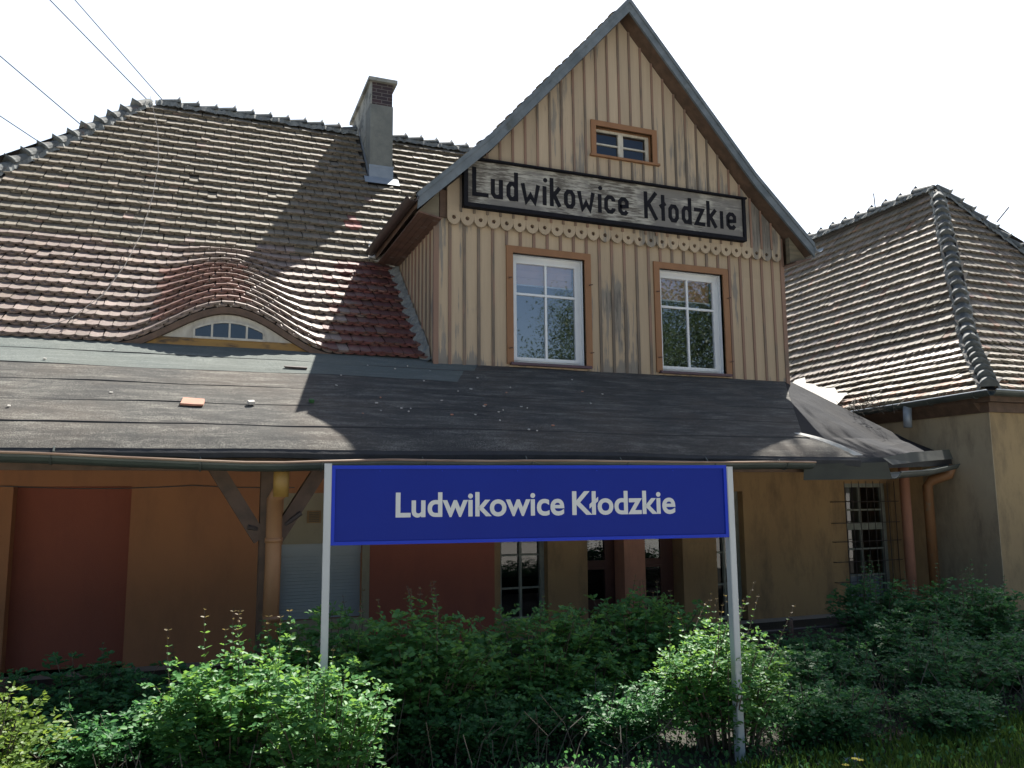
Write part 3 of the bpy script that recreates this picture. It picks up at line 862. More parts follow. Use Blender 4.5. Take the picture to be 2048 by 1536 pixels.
# small attic window
cs = MB(); a, b, c, d = SW; o0, o1, p0, p1 = SWO; y = YU
cs.box(a, o0, y - .028, y - .001, c, d); cs.box(o1, b, y - .028, y - .001, c, d); cs.box(o0, o1, y - .028, y - .001, p1, d)
cs.box(o0 - .01, o0, y, y + .13, p0, p1); cs.box(o1, o1 + .01, y, y + .13, p0, p1); cs.box(o0, o1, y, y + .13, p1, p1 + .01)
aw = cs.build('window', M['casing'], B)
fr = MB(); yo = y + .085; f = .032
fr.box(o0, o0 + f, yo, yo + .04, p0, p1); fr.box(o1 - f - .02, o1, yo, yo + .04, p0, p1); fr.box(o0 + f, o1 - f - .02, yo, yo + .04, p1 - f, p1); fr.box(o0 + f, o1 - f - .02, yo, yo + .04, p0, p0 + .02)
mx_ = (o0 + o1) / 2 - .01
fr.box(mx_ - .04, mx_ + .04, yo - .01, yo + .03, p0 + .0205, p1 - f)
zz = (p0 + p1) / 2 - .01
fr.box(o0 + f, mx_ - .041, yo, yo + .03, zz - .011, zz + .011); fr.box(mx_ + .041, o1 - f - .02, yo, yo + .03, zz - .011, zz + .011)
fr.build('window_frame', M['oldwhite'], aw)
gl = MB(); gl.add([(o0 + .02, yo + .02, p0 + .01), (o1 - .03, yo + .02, p0 + .01), (o1 - .03, yo + .02, p1 - .02), (o0 + .02, yo + .02, p1 - .02)], [(0, 1, 2, 3)]); gl.build('glass_pane', M['oldglass'], aw)
gl = MB(); gl.box(o0 - .05, o1 + .05, yo + .25, yo + .27, p0 - .2, p1 + .05); gl.build('dark_backing', M['interior'], aw)
gl = MB(); gl.box(a - .02, b + .03, y - .05, y + .05, c - .03, c + .0); gl.build('sill', M['casing'], aw)

# ---- felt covered platform canopy
CY0, CZ0, CY1, CZ1 = 7.09, .438, 9.78, 1.70
HX, KX, KY, KZ = 6.90, 11.0, 9.35, .52
fn1, fn2, fn3 = vn(31), vn(32), vn(33)
def canS(x, t):                # t = 0 edge .. 1 top
    y = CY0 + (CY1 - CY0) * t; z = CZ0 + (CZ1 - CZ0) * t
    z += .012 * fn1(x * .8 + t * 3) * (1 - t * .6) + .003 * fn2(x * 4 + t * 9)
    if t < .12: z -= .05 * (1 - t / .12) ** 2
    y += .02 * fn3(x * 1.3) * (1 - t)
    return Vector((x, y, z))
bands = [(0.0, .155, 'felt'), (.14, .335, 'felt'), (.32, .52, 'felt'), (.505, .70, 'felt'), (.68, .86, 'felt_top'), (.845, 1.01, 'felt_top')]
cn = MB()
for bi, (t0, t1, mk) in enumerate(bands):
    nx = 100
    we = vn(60 + bi)
    for i in range(nx):
        def X(k, t):
            xr = HX - .38 * t / .165 if t < .165 else 6.52 + (8.2 - 6.52) * (t - .165) / .835
            return -6 + (xr + 6) * k / nx
        mi = 0 if mk == 'felt' or X(i, t0) > 2.75 + (.35 if bi == 5 else 0) else 1
        ts = lin(t0, t1, 5); lift = 0
        for k in range(5):
            q = []
            for (kk, ii) in ((k, i), (k, i + 1), (k + 1, i + 1), (k + 1, i)):
                tt = ts[kk] + (.004 * we(X(ii, t0) * .6) if kk == 0 and bi else 0)
                p = canS(X(ii, tt), tt); p.z += (.011 + .003 * we(X(ii, t0) * 2.3 + 1) if kk == 0 and bi else .0045 + .0025 * (5 - kk) if bi else .0)
                q.append(p)
            cn.add(q, [(0, 1, 2, 3)], mi)
            if k == 0 and bi:
                cn.add([q[1], q[0], q[0] - Vector((0, .002, .022)), q[1] - Vector((0, .002, .022))], [(0, 1, 2, 3)], 2)
# right end behind the hip, down to the wing eave
def tri(mb, a, b, c, n, m, amp=.012):
    a, b, c = Vector(a), Vector(b), Vector(c); idx = {}
    vs = []
    for i in range(n + 1):
        for j in range(n + 1 - i):
            p = a + (b - a) * (i / n) + (c - a) * (j / n); p.z += amp * fn2(p.x * 3 + p.y * 4) * (1 if 0 < i < n and 0 < j < n - i else 0)
            idx[i, j] = len(vs); vs.append(p)
    fs = []
    for i in range(n):
        for j in range(n - i):
            fs.append((idx[i, j], idx[i + 1, j], idx[i, j + 1]))
            if i + j < n - 1: fs.append((idx[i + 1, j], idx[i + 1, j + 1], idx[i, j + 1]))
    mb.add(vs, fs, m)
H_ = canS(HX, .0); Q_ = canS(6.52, .165); T_ = (8.2, 9.78, 1.70); K_ = (KX - .02, KY, KZ); P_ = (10.72, 9.9, .82); V0 = (10.78, 11.7, 1.38); V1 = (11.62, 13.8, 2.3); A2 = (8.2, 13.0, 2.6)
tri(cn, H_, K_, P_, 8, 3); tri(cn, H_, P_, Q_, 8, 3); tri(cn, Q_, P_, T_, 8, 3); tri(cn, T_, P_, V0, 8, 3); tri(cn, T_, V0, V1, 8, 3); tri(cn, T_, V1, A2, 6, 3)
cno = cn.build('canopy_roof', [M['felt'], M['felt_top'], M['feltdark'], M['felt_shade']], B)
# canopy edge: hanging felt lip, fascia board, boarded underside
ed = MB(); N_ = 90; prev = None; e1 = vn(71)
for i in range(N_ + 1):
    x = -6 + (HX + 6) * i / N_
    p = canS(x, 0)
    cur = [p + Vector((0, .002, 0)), p + Vector((0, -.02, -.035)), p + Vector((0, -.012, -.085 - .02 * e1(x * 2))), p + Vector((0, .03, -.09 - .02 * e1(x * 2)))]
    if prev: ed.add(prev + cur, [(4, 0, 1, 5), (5, 1, 2, 6), (6, 2, 3, 7)])
    prev = cur
ed.add([H_, Vector(K_), Vector(K_) - Vector((0, 0, .13)), H_ - Vector((0, 0, .13))], [(0, 3, 2, 1)])
ed.build('canopy_edge', M['feltdark'], cno)
un = MB()
un.box(-6, HX - .02, CY0 + .05, CY0 + .10, CZ0 - .22, CZ0 - .03)
un.add([(-6, CY0 + .1, CZ0 - .08), (6.4, CY0 + .1, CZ0 - .08), (8.1, 9.93, CZ1 - .16), (-6, 9.93, CZ1 - .16)], [(0, 1, 2, 3)]); un.add([(6.4, CY0 + .1, CZ0 - .08), (KX, KY, KZ - .1), (KX, 9.92, .56), (8.1, 9.92, .56)], [(0, 1, 2, 3)])
for i in range(16):
    x = -5.7 + i * .82
    if x < HX: un.beam((x, CY0 + .12, CZ0 - .13), (x, 9.9, CZ1 - .26), .09, .11)
un.build('canopy_underside', M['brownwood'], cno)
def wing_z(r_): return 1.42 + r_ * .733 if r_ < 1.2 else 2.34 + (r_ - 1.2) * 1.2
WEX = 10.76
fl = MB()
vv0, vv1 = Vector(V0), Vector(V1)
nst = 8; rr = random.Random(12); prev = None
for i in range(nst + 1):                       # whitewashed valley metal at the wing roof
    t = i / nst * 1.0; yv = 11.55 + 2.3 * t; rv = .02 + .84 * t
    wv = .34 + rr.uniform(-.07, .07)
    cur = [Vector((WEX + rv + k_ * wv, yv, wing_z(rv + k_ * wv) + .085 + .03 * (k_ == 1) + rr.uniform(0, .015))) for k_ in (1, .45, -.15)]
    if prev: fl.add(prev + cur, [(1, 0, 3, 4), (2, 1, 4, 5)])
    prev = cur
a = H_ + Vector((-.02, 0, .012)); b = Q_ + Vector((-.05, .05, .03))
prev = None
for i in range(9):
    p = a + (b - a) * i / 8; p.z += .012 + .03 * math.sin(math.pi * i / 8)
    s_ = Vector((.07 + rr.uniform(0, .03), -.05, 0))
    cur = [p - s_ * .4, p + s_ * .6]
    if prev: fl.add(prev + cur, [(0, 1, 3, 2)])
    prev = cur
fl.build_each('flashing', M['flash'], cno)
# gutter along the canopy
gp = []
for i in range(41):
    x = -6 + (6.16 + 6) * i / 40
    z = .343 + (-.045 * (x + 1.3) / 1.8 if x < .5 else -.045 * .9 * 1) if False else None
    k = [(-6, .40), (-1.32, .343), (.51, .268), (1.6, .300), (3.4, .315), (6.2, .312)]
    for (xa, za), (xb, zb) in zip(k, k[1:]):
        if xa <= x <= xb: z = za + (zb - za) * (x - xa) / (xb - xa)
    gp.append((x, 6.99, z + .006 * fn1(x * 2)))
gutter('canopy_gutter', gp, .072, B, M['gutterm'], M['gutteredge'])
br = MB()
for x in [-1.0, .05, 1.0, 1.9, 2.9, 3.9, 4.9, 5.8]:
    z = min(gp, key=lambda q: abs(q[0] - x))[2]
    br.tube([(x, 7.10, z + .06), (x, 7.06, z + .02)] + [(x, 6.99 + .078 * math.cos(t), z - .078 * math.sin(t)) for t in lin(0, math.pi, 8)], .008, 5)
br.build_each('gutter_bracket', M['gutterm'], B)
gutter('canopy_gutter', [(7.55, 7.22, .22), (9.2, 8.25, .28), (10.75, 9.12, .40)], .075, B, M['gutterm'], M['gutterm'])
sb = MB()                                     # sheet skirt between gutter and short roof edge
sb.add([(6.1, 7.03, .30), (7.3, 7.06, .33), (7.4, 7.1, .14), (6.1, 7.05, .13)], [(0, 3, 2, 1)])
sb.add([(7.3, 7.12, .38), (8.6, 7.93, .50), (10.6, 9.05, .62), (10.6, 9.0, .48), (8.6, 7.88, .37), (7.4, 7.08, .30)], [(0, 5, 4, 1), (1, 4, 3, 2)])
sb.build_each('sheet_skirt', M['skirt'], cno)

# ---- ground floor walls
YW = 9.93
DOORREC = (-1.75, -.62, GZ, .13)
SH = (.97, 1.93, -1.42, -.55)
W1 = (3.70, 4.36, -1.62, .02)
DR = (4.935, 6.42, GZ, .10)
W2 = (6.98, 7.47, -1.80, .02)
W3 = (9.36, 10.28, -1.72, .13)
zones = [(-6.5, 2.02, 'wall_orange'), (2.02, 3.62, 'wall_red'), (3.62, 8.13, 'wall_ochre'), (8.13, 11.02, 'wall_ochre')]
wl = MB()
holes = [DOORREC, SH, W1, DR, W2, W3]
for zi, (a, b, mk) in enumerate(zones):
    for (p, q, c, d) in rects(a, b, GZ - .1, 1.62 if zi < 3 else .60, [h for h in holes if h[0] < b and h[1] > a]):
        wl.box(p, q, YW, YW + .3, c, d, min(zi, 2))
wall = wl.build('ground_floor_wall', [M['wall_orange'], M['wall_red'], M['wall_ochre']], B)
wb = MB(); wb.box(-6.5, 11, 14.2, 14.4, GZ, 1.6); wb.box(-6.5, -6.3, YW + .3, 14.2, GZ, 1.6); wb.add([(-6.5, YW, 1.60), (8.1, YW, 1.60), (8.1, 14.3, 1.60), (-6.5, 14.3, 1.60)], [(0, 1, 2, 3)]); wb.add([(8.1, YW, .60), (11, YW, .60), (11, 14.3, .60), (8.1, 14.3, .60)], [(0, 1, 2, 3)])
wb.build('inner_wall', M['interior'], B)
def panel(name, rect, y, mat, parent=B):
    mb = MB(); mb.box(rect[0] - .02, rect[1] + .02, y, y + .04, rect[2] - .02, rect[3] + .02); return mb.build(name, mat, parent)
panel('walled_up_doorway', DOORREC, YW + .22, M['wall_red'])
# pale surround, shutter, vent
su = MB()
for (p, q, c, d) in rects(1.0, 2.02, -1.75, .04, [SH]): su.box(p, q, YW - .012, YW - .001, c, d)
su.build('window_surround', M['wall_beige'], B)
sh = MB(); zz = SH[2]
while zz < SH[3] - .13:
    sh.prism([(SH[0], zz), (SH[1], zz), (SH[1], zz + .034), (SH[0], zz + .034)], YW + .10, YW + .12)
    sh.box(SH[0], SH[1], YW + .112, YW + .122, zz + .034, zz + .04); zz += .04
shut = sh.build('roller_shutter', M['shutter'], B)
sx = MB(); sx.box(SH[0], SH[1], YW + .06, YW + .2, SH[3] - .13, SH[3]); sx.build('shutter_box', M['shutter'], shut)
ve = MB(); ve.box(1.27, 1.43, YW - .03, YW - .013, -.31, -.165); vent = ve.build('vent_grille', M['wall_ochre'], B)
ve = MB()
for k in range(6): ve.box(1.29, 1.41, YW - .042, YW - .031, -.295 + k * .02, -.283 + k * .02)
ve.build('vent_slats', M['greenwood'], vent)
def old_window(rect, y, vbars, hbars, transom=None, bars=None, f=.06, mat='dullwhite', lower_curtain=False):
    a, b, c, d = rect
    fr = MB(); fr.box(a, a + f, y, y + .07, c, d); fr.box(b - f, b, y, y + .07, c, d); fr.box(a + f, b - f, y, y + .07, c, c + f); fr.box(a + f, b - f, y, y + .07, d - f, d)
    if transom: fr.box(a + f, b - f, y - .02, y + .06, transom - .055, transom + .055)
    win = fr.build('window', M[mat], B)
    mb = MB()
    for k, x in enumerate(vbars): mb.box(x - .017, x + .017, y + .012, y + .05, c + f, d - f)
    for z in hbars: mb.box(a + f, b - f, y + .018, y + .046, z - .012, z + .012)
    mb.build('glazing_bars', M[mat], win)
    gl = MB(); gl.add([(a + f, y + .05, c + f), (b - f, y + .05, c + f), (b - f, y + .05, d - f), (a + f, y + .05, d - f)], [(0, 1, 2, 3)]); gl.build('glass_pane', M['oldglass'], win)
    if lower_curtain:
        lc = MB(); lc.box(a + f, b - f, y + .09, y + .095, c + f, c + .45); lc.build('curtain', M['pvc'], win)
    if bars:
        gb_ = MB(); yb = y - .17
        for k in range(bars[0]): x = a - .04 + (b - a + .08) * k / (bars[0] - 1); gb_.tube([(x, yb, c - .02), (x, yb, d + .03)], .006, 5)
        for z in bars[1]: gb_.tube([(a - .28, yb - .012, z), (b + .1, yb - .012, z)], .006, 5); gb_.tube([(a - .28, yb - .012, z), (a - .3, y, z)], .006, 5)
        gb_.build('iron_grille', M['iron'], win)
old_window(W1, YW + .12, [4.03], [-1.2, -.78, -.36], None, None)
old_window(W2, YW + .12, [7.2], [-1.30, -.85, -.28], -.58)
old_window(W3, YW + .12, [9.78], [-1.28, -.88, -.28], -.53, (8, [-1.6, -1.35, -1.05, -.75, -.47, -.15]), lower_curtain=True)
# double doors with a pillar between
dr = MB(); dr.box(DR[0], DR[1], YW + .26, YW + .30, GZ, DR[3]); door_leaf = dr.build('entrance_door', M['redwood'], B)
dp = MB()
for x0_ in (5.02, 5.90):
    for z0_, z1_ in ((-1.42, -1.02), (-.90, -.62)):
        dp.box(x0_, x0_ + .3, YW + .252, YW + .258, z0_, z1_)
dp.build_each('glass_pane', M['oldglass'], door_leaf)
for x0_ in (5.02, 5.90):
    dp = MB()
    for z0_, z1_ in ((-1.42, -1.02), (-.90, -.62)):
        for q in ((x0_ - .025, x0_, z0_ - .025, z1_ + .025), (x0_ + .3, x0_ + .325, z0_ - .025, z1_ + .025), (x0_, x0_ + .3, z0_ - .025, z0_), (x0_, x0_ + .3, z1_, z1_ + .025)):
            dp.box(q[0], q[1], YW + .235, YW + .2595, q[2], q[3])
    dp.build('door_moulding', M['redwood'], door_leaf)
pl_ = MB(); pl_.box(5.46, 5.78, YW - .06, YW + .22, GZ, .3); pl_.build('pillar', M['wall_pink'], B)
# canopy post with braces and the downpipe in front of it
po = MB(); PX, PY = .62, 7.42
po.box(PX - .07, PX + .07, PY - .07, PY + .07, GZ, .34)
cp = po.build('canopy_post', M['brownwood'], B)
po = MB(); po.beam((PX - .06, PY, -.36), (PX - .50, PY, .34), .12, .13, (0, 1, 0)); po.build('brace', M['brownwood'], cp)
po = MB(); po.beam((PX + .07, PY, -.36), (PX + .50, PY, .34), .12, .13, (0, 1, 0)); po.build('brace', M['brownwood'], cp)
po = MB()
po.tube([(PX - .09, PY - .05, -.27), (PX - .17, PY - .07, -.25)], .022, 7); po.tube([(PX + .14, PY - .05, -.24), (PX + .27, PY - .08, -.14)], .022, 7)
po.build_each('bolt', M['iron'], cp)
dpz = MB(); dx, dy = .655, 7.22
dpz.tube([(dx - .015, dy, GZ), (dx, dy, -.5), (dx, dy, -.02), (dx + .03, dy - .1, .04)], .066, 14)
for z in (-.36, -1.0): dpz.tube([(dx, dy, z - .02), (dx, dy, z + .02)], .073, 14)
dpipe = dpz.build('downpipe', M['pipe'], B, smooth=True)
dpz = MB(); dpz.tube([(dx + .035, dy - .13, .0), (dx + .035, dy - .14, .25)], .064, 14); dpz.build('hopper', M['pipey'], dpipe, smooth=True)
# two downpipes in the corner by the wing
for (x, yy, mk, tp) in ((10.33, 9.68, 'wall_pink', .42), (10.66, 9.55, 'pipe', .08)):
    d2 = MB(); pts = [(x, yy, GZ), (x, yy, tp)]
    if mk == 'pipe': pts += [(x + .02, yy - .06, tp + .08), (x + .18, yy - .25, tp + .17), (x + .20, yy - .3, tp + .32)]
    d2.tube(pts, .075, 12); d2.build('downpipe', M[mk], B, smooth=True)
# cable clipped along the wall
cb = MB(); pts = []
for i in range(40):
    x = -2 + i * .08; pts.append((x, YW - .02, .135 - .03 * abs(math.sin(x * 1.7))))
cb.tube(pts, .006, 5); tag(cb.build('wall_cable', M['greywire'], B))

# ---- right wing
WEX, WEY, WEZ = 10.76, 8.42, 1.46
WP = [(0, 1.46), (1.2, 2.34), (1.55, 2.76), (3.9, 6.45)]
wf, wL = profile(WP)
def wleft(u, v): r_, z = wf(v); return Vector((WEX + r_, -u, z - .012 * max(0, (-u - 8.4))))
def wfront(u, v): r_, z = wf(v); return Vector((u, WEY + r_, z))
APX, APY = WEX + 3.9, WEY + 3.9
def wing_tint(u, v, l, r):
    c = OLIVE if r.random() > .25 else (.26, .22, .185)
    if 1.15 < v < 1.85 and u < -9.6: c = (.33, .285, .245)
    if r.random() < .02: c = (.34, .30, .26)
    if r.random() < .03: c = (.26, .165, .12)
    if v < .3 and r.random() < .4: c = (.28, .17, .12)
    rough = r.uniform(.32, .5) if 1.15 < v < 1.85 else (.3 if r.random() < .03 else r.uniform(.62, .85))
    return jit(c, r, .2) + (rough,)
nr = 27; gw = (wL[-1] - .06) / nr
wrows = [(.01 + gw * i, gw, .27 if 5 <= i <= 7 else .13) for i in range(nr)]
def wl_mask(u, v, g):
    r_, z = wf(v + g * .5); yy = -u
    if yy < WEY + r_ + .03: return False
    if yy > 11.7:                                  # valley with the felt
        t = (yy - 11.7) / 2.1
        if r_ < .02 + t * .84: return False
    return yy < 19
tiles('wing_roof', wleft, -19, -8.3, wrows, .150, wl_mask, wing_tint, B, [M['tile']], seed=21, gap=.94)
def wf_mask(u, v, g):
    r_, z = wf(v + g * .5)
    return WEX + r_ + .03 < u < WEX + 7.8 - r_
tiles('wing_roof', wfront, WEX, WEX + 7.8, wrows, .150, wf_mask, wing_tint, B, [M['tile']], seed=22, gap=.94)
dk = MB()
deck_strip([-22, -17] + lin(-16, -8.4, 40), lin(.02, wL[-1], 20), wleft, .012, lambda u, v: -u > WEY + wf(v)[0] - .12 and not (-u > 11.9 and wf(v)[0] < (-u - 11.7) / 2.1 * .84 - .1))
deck_strip(lin(WEX, WEX + 7.8, 60), lin(.02, wL[-1], 20), wfront, .012, lambda u, v: WEX + wf(v)[0] - .1 < u < WEX + 7.8 - wf(v)[0] + .1)
dk.add([(WEX + 7.8, WEY, 1.44), (APX, APY, 6.44), (APX, 22, 6.44), (WEX + 7.8, 22, 1.44)], [(3, 2, 1, 0)])
dk.build('roof_deck', M['deck'], B)
ridge_line('hip_tiles', [(WEX + r_, WEY + r_, z + .06) for r_, z in WP], B, seed=31, r0=.085, r1=.125, step=.29, spike=.035)
ridge_line('hip_tiles', [(WEX + 7.8 - r_, WEY + r_, z + .06) for r_, z in WP], B, seed=32, r0=.10, r1=.14)
ridge_line('ridge_tiles', [(APX, 20, 6.52), (APX, APY - .05, 6.52)], B, seed=33, r0=.09, r1=.14, step=.42, spike=.07)
ir = MB()
for yy in (14.0, 16.5): ir.tube([(APX, yy, 6.6), (APX - .02, yy, 6.95)], .012, 5)
ir.tube([(APX + .75, APY - .75, 5.55), (APX + .95, APY - .9, 5.85)], .014, 5); ir.tube([(APX + 1.9, APY - 1.9, 3.75), (APX + 2.1, APY - 2.1, 4.1)], .014, 5)
ir.build_each('roof_hook', M['iron'], B)
gutter('wing_gutter', [(WEX - .07, 12.2, 1.36), (WEX - .07, 10.2, 1.40), (WEX - .07, WEY - .07, 1.44)], .08, B, M['gutterm'], M['zinc'])
gutter('wing_gutter', [(WEX - .07, WEY - .07, 1.44), (WEX + 3, WEY - .07, 1.42), (WEX + 7.8, WEY - .07, 1.40)], .08, B, M['gutterm'], M['zinc'])
gs = MB()
for yy in (8.6, 9.4, 10.2, 11.2):
    gs.tube([(WEX - .07 + .087 * math.cos(t), yy, 1.435 - .02 * (yy - 8.4) - .087 * math.sin(t)) for t in lin(0, math.pi, 8)], .009, 5)
gs.build_each('gutter_bracket', M['gutterm'], B)
d3 = MB(); d3.tube([(WEX - .07, 9.85, 1.36), (WEX - .09, 9.85, 1.02)], .065, 12); d3.build('gutter_outlet', M['zinc'], B, smooth=True)
WX, WY = 11.0, 8.66
ww = MB(); ww.box(WX, WX + .3, WY + .3, 16, GZ, 1.20, 0); ww.build('wing_side_wall', M['wall_wing'], B)
ww = MB(); ww.box(WX, WX + 7.4, WY, WY + .3, GZ, 1.20, 0); ww.build('wing_front_wall', [M['wall_wing2']], B)
ww = MB(); ww.box(WX - .004, WX + .01, WY - .004, WY + .31, GZ, 1.19); ww.build('wing_side_wall', M['wall_wing'], B)
cor = MB()
cor.prism([(WX - .05, 1.16), (WX + .1, 1.16), (WX + .1, 1.40), (WX - .20, 1.40), (WX - .18, 1.30)], WY + .1, 16)
cor.box(WX - .05, WX + 7.4, WY - .05, WY + .1, 1.16, 1.30); cor.box(WX - .18, WX + 7.4, WY - .18, WY + .1, 1.3005, 1.40)
cor.build('wing_cornice', M['brownwood'], B)
nest = MB(); rr = random.Random(3)
for i in range(70):
    c_ = Vector((9.7 + rr.gauss(0, .22), 9.75 + rr.gauss(0, .2), 1.26 + abs(rr.gauss(0, .10))))
    d_ = Vector((rr.gauss(0, 1), rr.gauss(0, 1), rr.gauss(0, .6))).normalized() * rr.uniform(.06, .18)
    nest.tube([c_ - d_, c_ + d_], .004, 4, cap=False)
tag(nest.build('twig_bundle', M['drystem']), 'tangle of dry twigs caught in the roof valley beside the wing gutter', 'twigs')

# ------------------------------------------------------------------ old wooden name board on the gable
NBX0, NBX1, NBZ0, NBZ1, NBY = 3.11, 7.335, 3.685, 4.265, 9.46
NB = thing('name_board', (5.2, NBY + .06, NBZ0), 'weathered grey wooden board with black letters and black frame on the gable', 'sign')
nb_ = MB(); zc = lin(NBZ0, NBZ1, 4)
for k in range(4): nb_.box(NBX0, NBX1, NBY, NBY + .035, zc[k] + .0015, zc[k + 1] - .0015)
nb_.build('board', M['signwood'], NB)
nb_ = MB(); f = .055
nb_.box(NBX0 - .03, NBX1 + .03, NBY - .035, NBY + .06, NBZ0 - f, NBZ0 - .0005); nb_.box(NBX0 - .045, NBX1 + .06, NBY - .06, NBY + .06, NBZ1 + .0005, NBZ1 + .022)
nb_.box(NBX0 - f, NBX0 - .0005, NBY - .034, NBY + .059, NBZ0 - f + .001, NBZ1); nb_.box(NBX1 + .0005, NBX1 + f * .8, NBY - .034, NBY + .059, NBZ0 - f + .001, NBZ1)
nb_.build('frame', M['black'], NB)
CAP, XH, T = .39, .262, .056
def octo(X0_, X1_, Z0_, Z1_):
    w_, h_ = X1_ - X0_, Z1_ - Z0_
    return [(X0_, Z0_ + h_ * .22), (X0_ + w_ * .28, Z0_), (X1_ - w_ * .28, Z0_), (X1_, Z0_ + h_ * .22), (X1_, Z1_ - h_ * .22), (X1_ - w_ * .28, Z1_), (X0_ + w_ * .28, Z1_), (X0_, Z1_ - h_ * .22)]
def glyph(ch, W):
    # strokes as (points, closed); x in [T/2, W-T/2], z in [T/2, height-T/2]
    h = T / 2; r = W - h; X = XH - h; C = CAP - h
    if ch == 'L': return [([(h, CAP), (h, h), (W, h)], 0)]
    if ch == 'u': return [([(h, XH), (h, .07), (h + .03, h), (r - .03, h), (r, .06)], 0), ([(r, XH), (r, 0)], 0)]
    if ch == 'd': return [(octo(h, r, h, X), 1), ([(r, CAP), (r, 0)], 0)]
    if ch == 'w': return [([(.02, XH), (.07, .018), (W / 2, XH * .42), (W - .07, .018), (W - .02, XH)], 0)]
    if ch == 'i': return [([(W / 2, XH), (W / 2, 0)], 0)]
    if ch == 'k': return [([(h, CAP), (h, 0)], 0), ([(r, XH), (h, XH * .42)], 0), ([(W * .36, XH * .58), (r, 0)], 0)]
    if ch == 'K': return [([(h, CAP), (h, 0)], 0), ([(r, CAP), (h, CAP * .44)], 0), ([(W * .30, CAP * .60), (r, 0)], 0)]
    if ch == 'o': return [(octo(h, r, h, X), 1)]
    if ch == 'c': return [([(r, XH * .68), (r, XH * .78), (r - .03, X), (h + .035, X), (h, XH * .74), (h, XH * .26), (h + .035, h), (r - .03, h), (r, XH * .22), (r, XH * .32)], 0)]
    if ch == 'e': return [([(h, XH * .46), (r, XH * .52), (r, XH * .76), (r - .035, X), (h + .035, X), (h, XH * .74), (h, XH * .26), (h + .035, h), (r - .03, h), (r, XH * .24)], 0)]
    if ch == 'l': return [([(W / 2, CAP * .97), (W / 2, 0)], 0), ([(-.012, CAP * .50), (W + .004, CAP * .66)], 0)]
    if ch == 'z': return [([(0, X), (r - .01, X), (h + .005, h), (W, h)], 0)]
def ribbon(mb, pts, closed, t, ox, oz, y0, y1):
    P = [Vector((p[0], p[1])) for p in pts]; n = len(P); Ls = []; Rs = []
    for i in range(n):
        if closed or 0 < i < n - 1:
            d0 = (P[i] - P[i - 1]).normalized(); d1 = (P[(i + 1) % n] - P[i]).normalized()
        elif i == 0: d0 = d1 = (P[1] - P[0]).normalized()
        else: d0 = d1 = (P[-1] - P[-2]).normalized()
        n0 = Vector((-d0.y, d0.x)); n1 = Vector((-d1.y, d1.x)); m_ = (n0 + n1)
        m_ = m_.normalized() if m_.length > 1e-6 else n0
        k = min(1.9, 1 / max(.3, m_.dot(n0)))
        Ls.append(P[i] + m_ * k * t / 2); Rs.append(P[i] - m_ * k * t / 2)
    for i in range(n if closed else n - 1):
        j = (i + 1) % n
        q = [Rs[i], Rs[j], Ls[j], Ls[i]]
        vs = [(ox + p.x, y0, oz + p.y) for p in q] + [(ox + p.x, y1, oz + p.y) for p in q]
        fs = [(0, 1, 2, 3), (1, 0, 4, 5), (3, 2, 6, 7)]
        if not closed and i == 0: fs.append((0, 3, 7, 4))
        if not closed and i == n - 2: fs.append((2, 1, 5, 6))
        mb.add(vs, fs)
WORD1 = [('L', 3.172, 3.394), ('u', 3.426, 3.593), ('d', 3.642, 3.805), ('w', 3.849, 4.111), ('i', 4.156, 4.207), ('k', 4.257, 4.429), ('o', 4.463, 4.631), ('w', 4.666, 4.919), ('i', 4.972, 5.026), ('c', 5.068, 5.237), ('e', 5.281, 5.447)]
WORD2 = [('K', 5.69, 5.914), ('l', 5.956, 6.033), ('o', 6.081, 6.25), ('d', 6.299, 6.464), ('z', 6.507, 6.687), ('k', 6.718, 6.901), ('i', 6.945, 7.002), ('e', 7.054, 7.227)]
for wd in (WORD1, WORD2):
    lm = MB()
    for c_, a, b in wd:
        for si, (pts, cl) in enumerate(glyph(c_, b - a)):
            ribbon(lm, pts, cl, T, a, 3.785 + .004 * R.uniform(-1, 1), NBY - .004 - .0008 * si, NBY - .0002)
        if c_ == 'i' and wd is WORD1:
            cx_, cz_ = (a + b) / 2 + .012, 3.785 + XH + .085
            lm.prism([(cx_ + .031 * math.cos(t), cz_ + .031 * math.sin(t)) for t in lin(0, 2 * math.pi * 11 / 12, 11)], NBY - .004, NBY - .0002)
    lm.build('lettering', M['black'], NB)

# ------------------------------------------------------------------ blue platform sign
SA = -.1545
sd = Vector((math.cos(SA), math.sin(SA), 0)); sn = Vector((math.sin(SA), -math.cos(SA), 0))
S0 = Vector((.817, 5.226, 0)); SWD = 2.698; SZ0, SZ1 = -.304, .193
SG = thing('platform_sign', (S0 + sd * SWD / 2 + Vector((0, 0, GZ)))[:], 'blue station name sign with white letters on two pale posts in the shrubs', 'sign')
def sbox(mb, a0, a1, d0, d1, z0, z1, m=0):      # along, depth (positive = towards the viewer)
    q = [S0 + sd * a + sn * d for a, d in ((a0, d1), (a1, d1), (a1, d0), (a0, d0))]
    mb.hexa([(p.x, p.y, z0) for p in q] + [(p.x, p.y, z1) for p in q], m)
mb = MB(); sbox(mb, .02, SWD - .02, -.012, .006, SZ0 + .018, SZ1 - .018); mb.build('panel', M['blue'], SG)
mb = MB(); f = .022
sbox(mb, 0, SWD, -.02, .016, SZ0, SZ0 + f); sbox(mb, 0, SWD, -.02, .016, SZ1 - f, SZ1); sbox(mb, 0, f, -.02, .0158, SZ0 + f, SZ1 - f); sbox(mb, SWD - f, SWD, -.02, .0158, SZ0 + f, SZ1 - f)
mb.build('frame', M['bluerim'], SG)
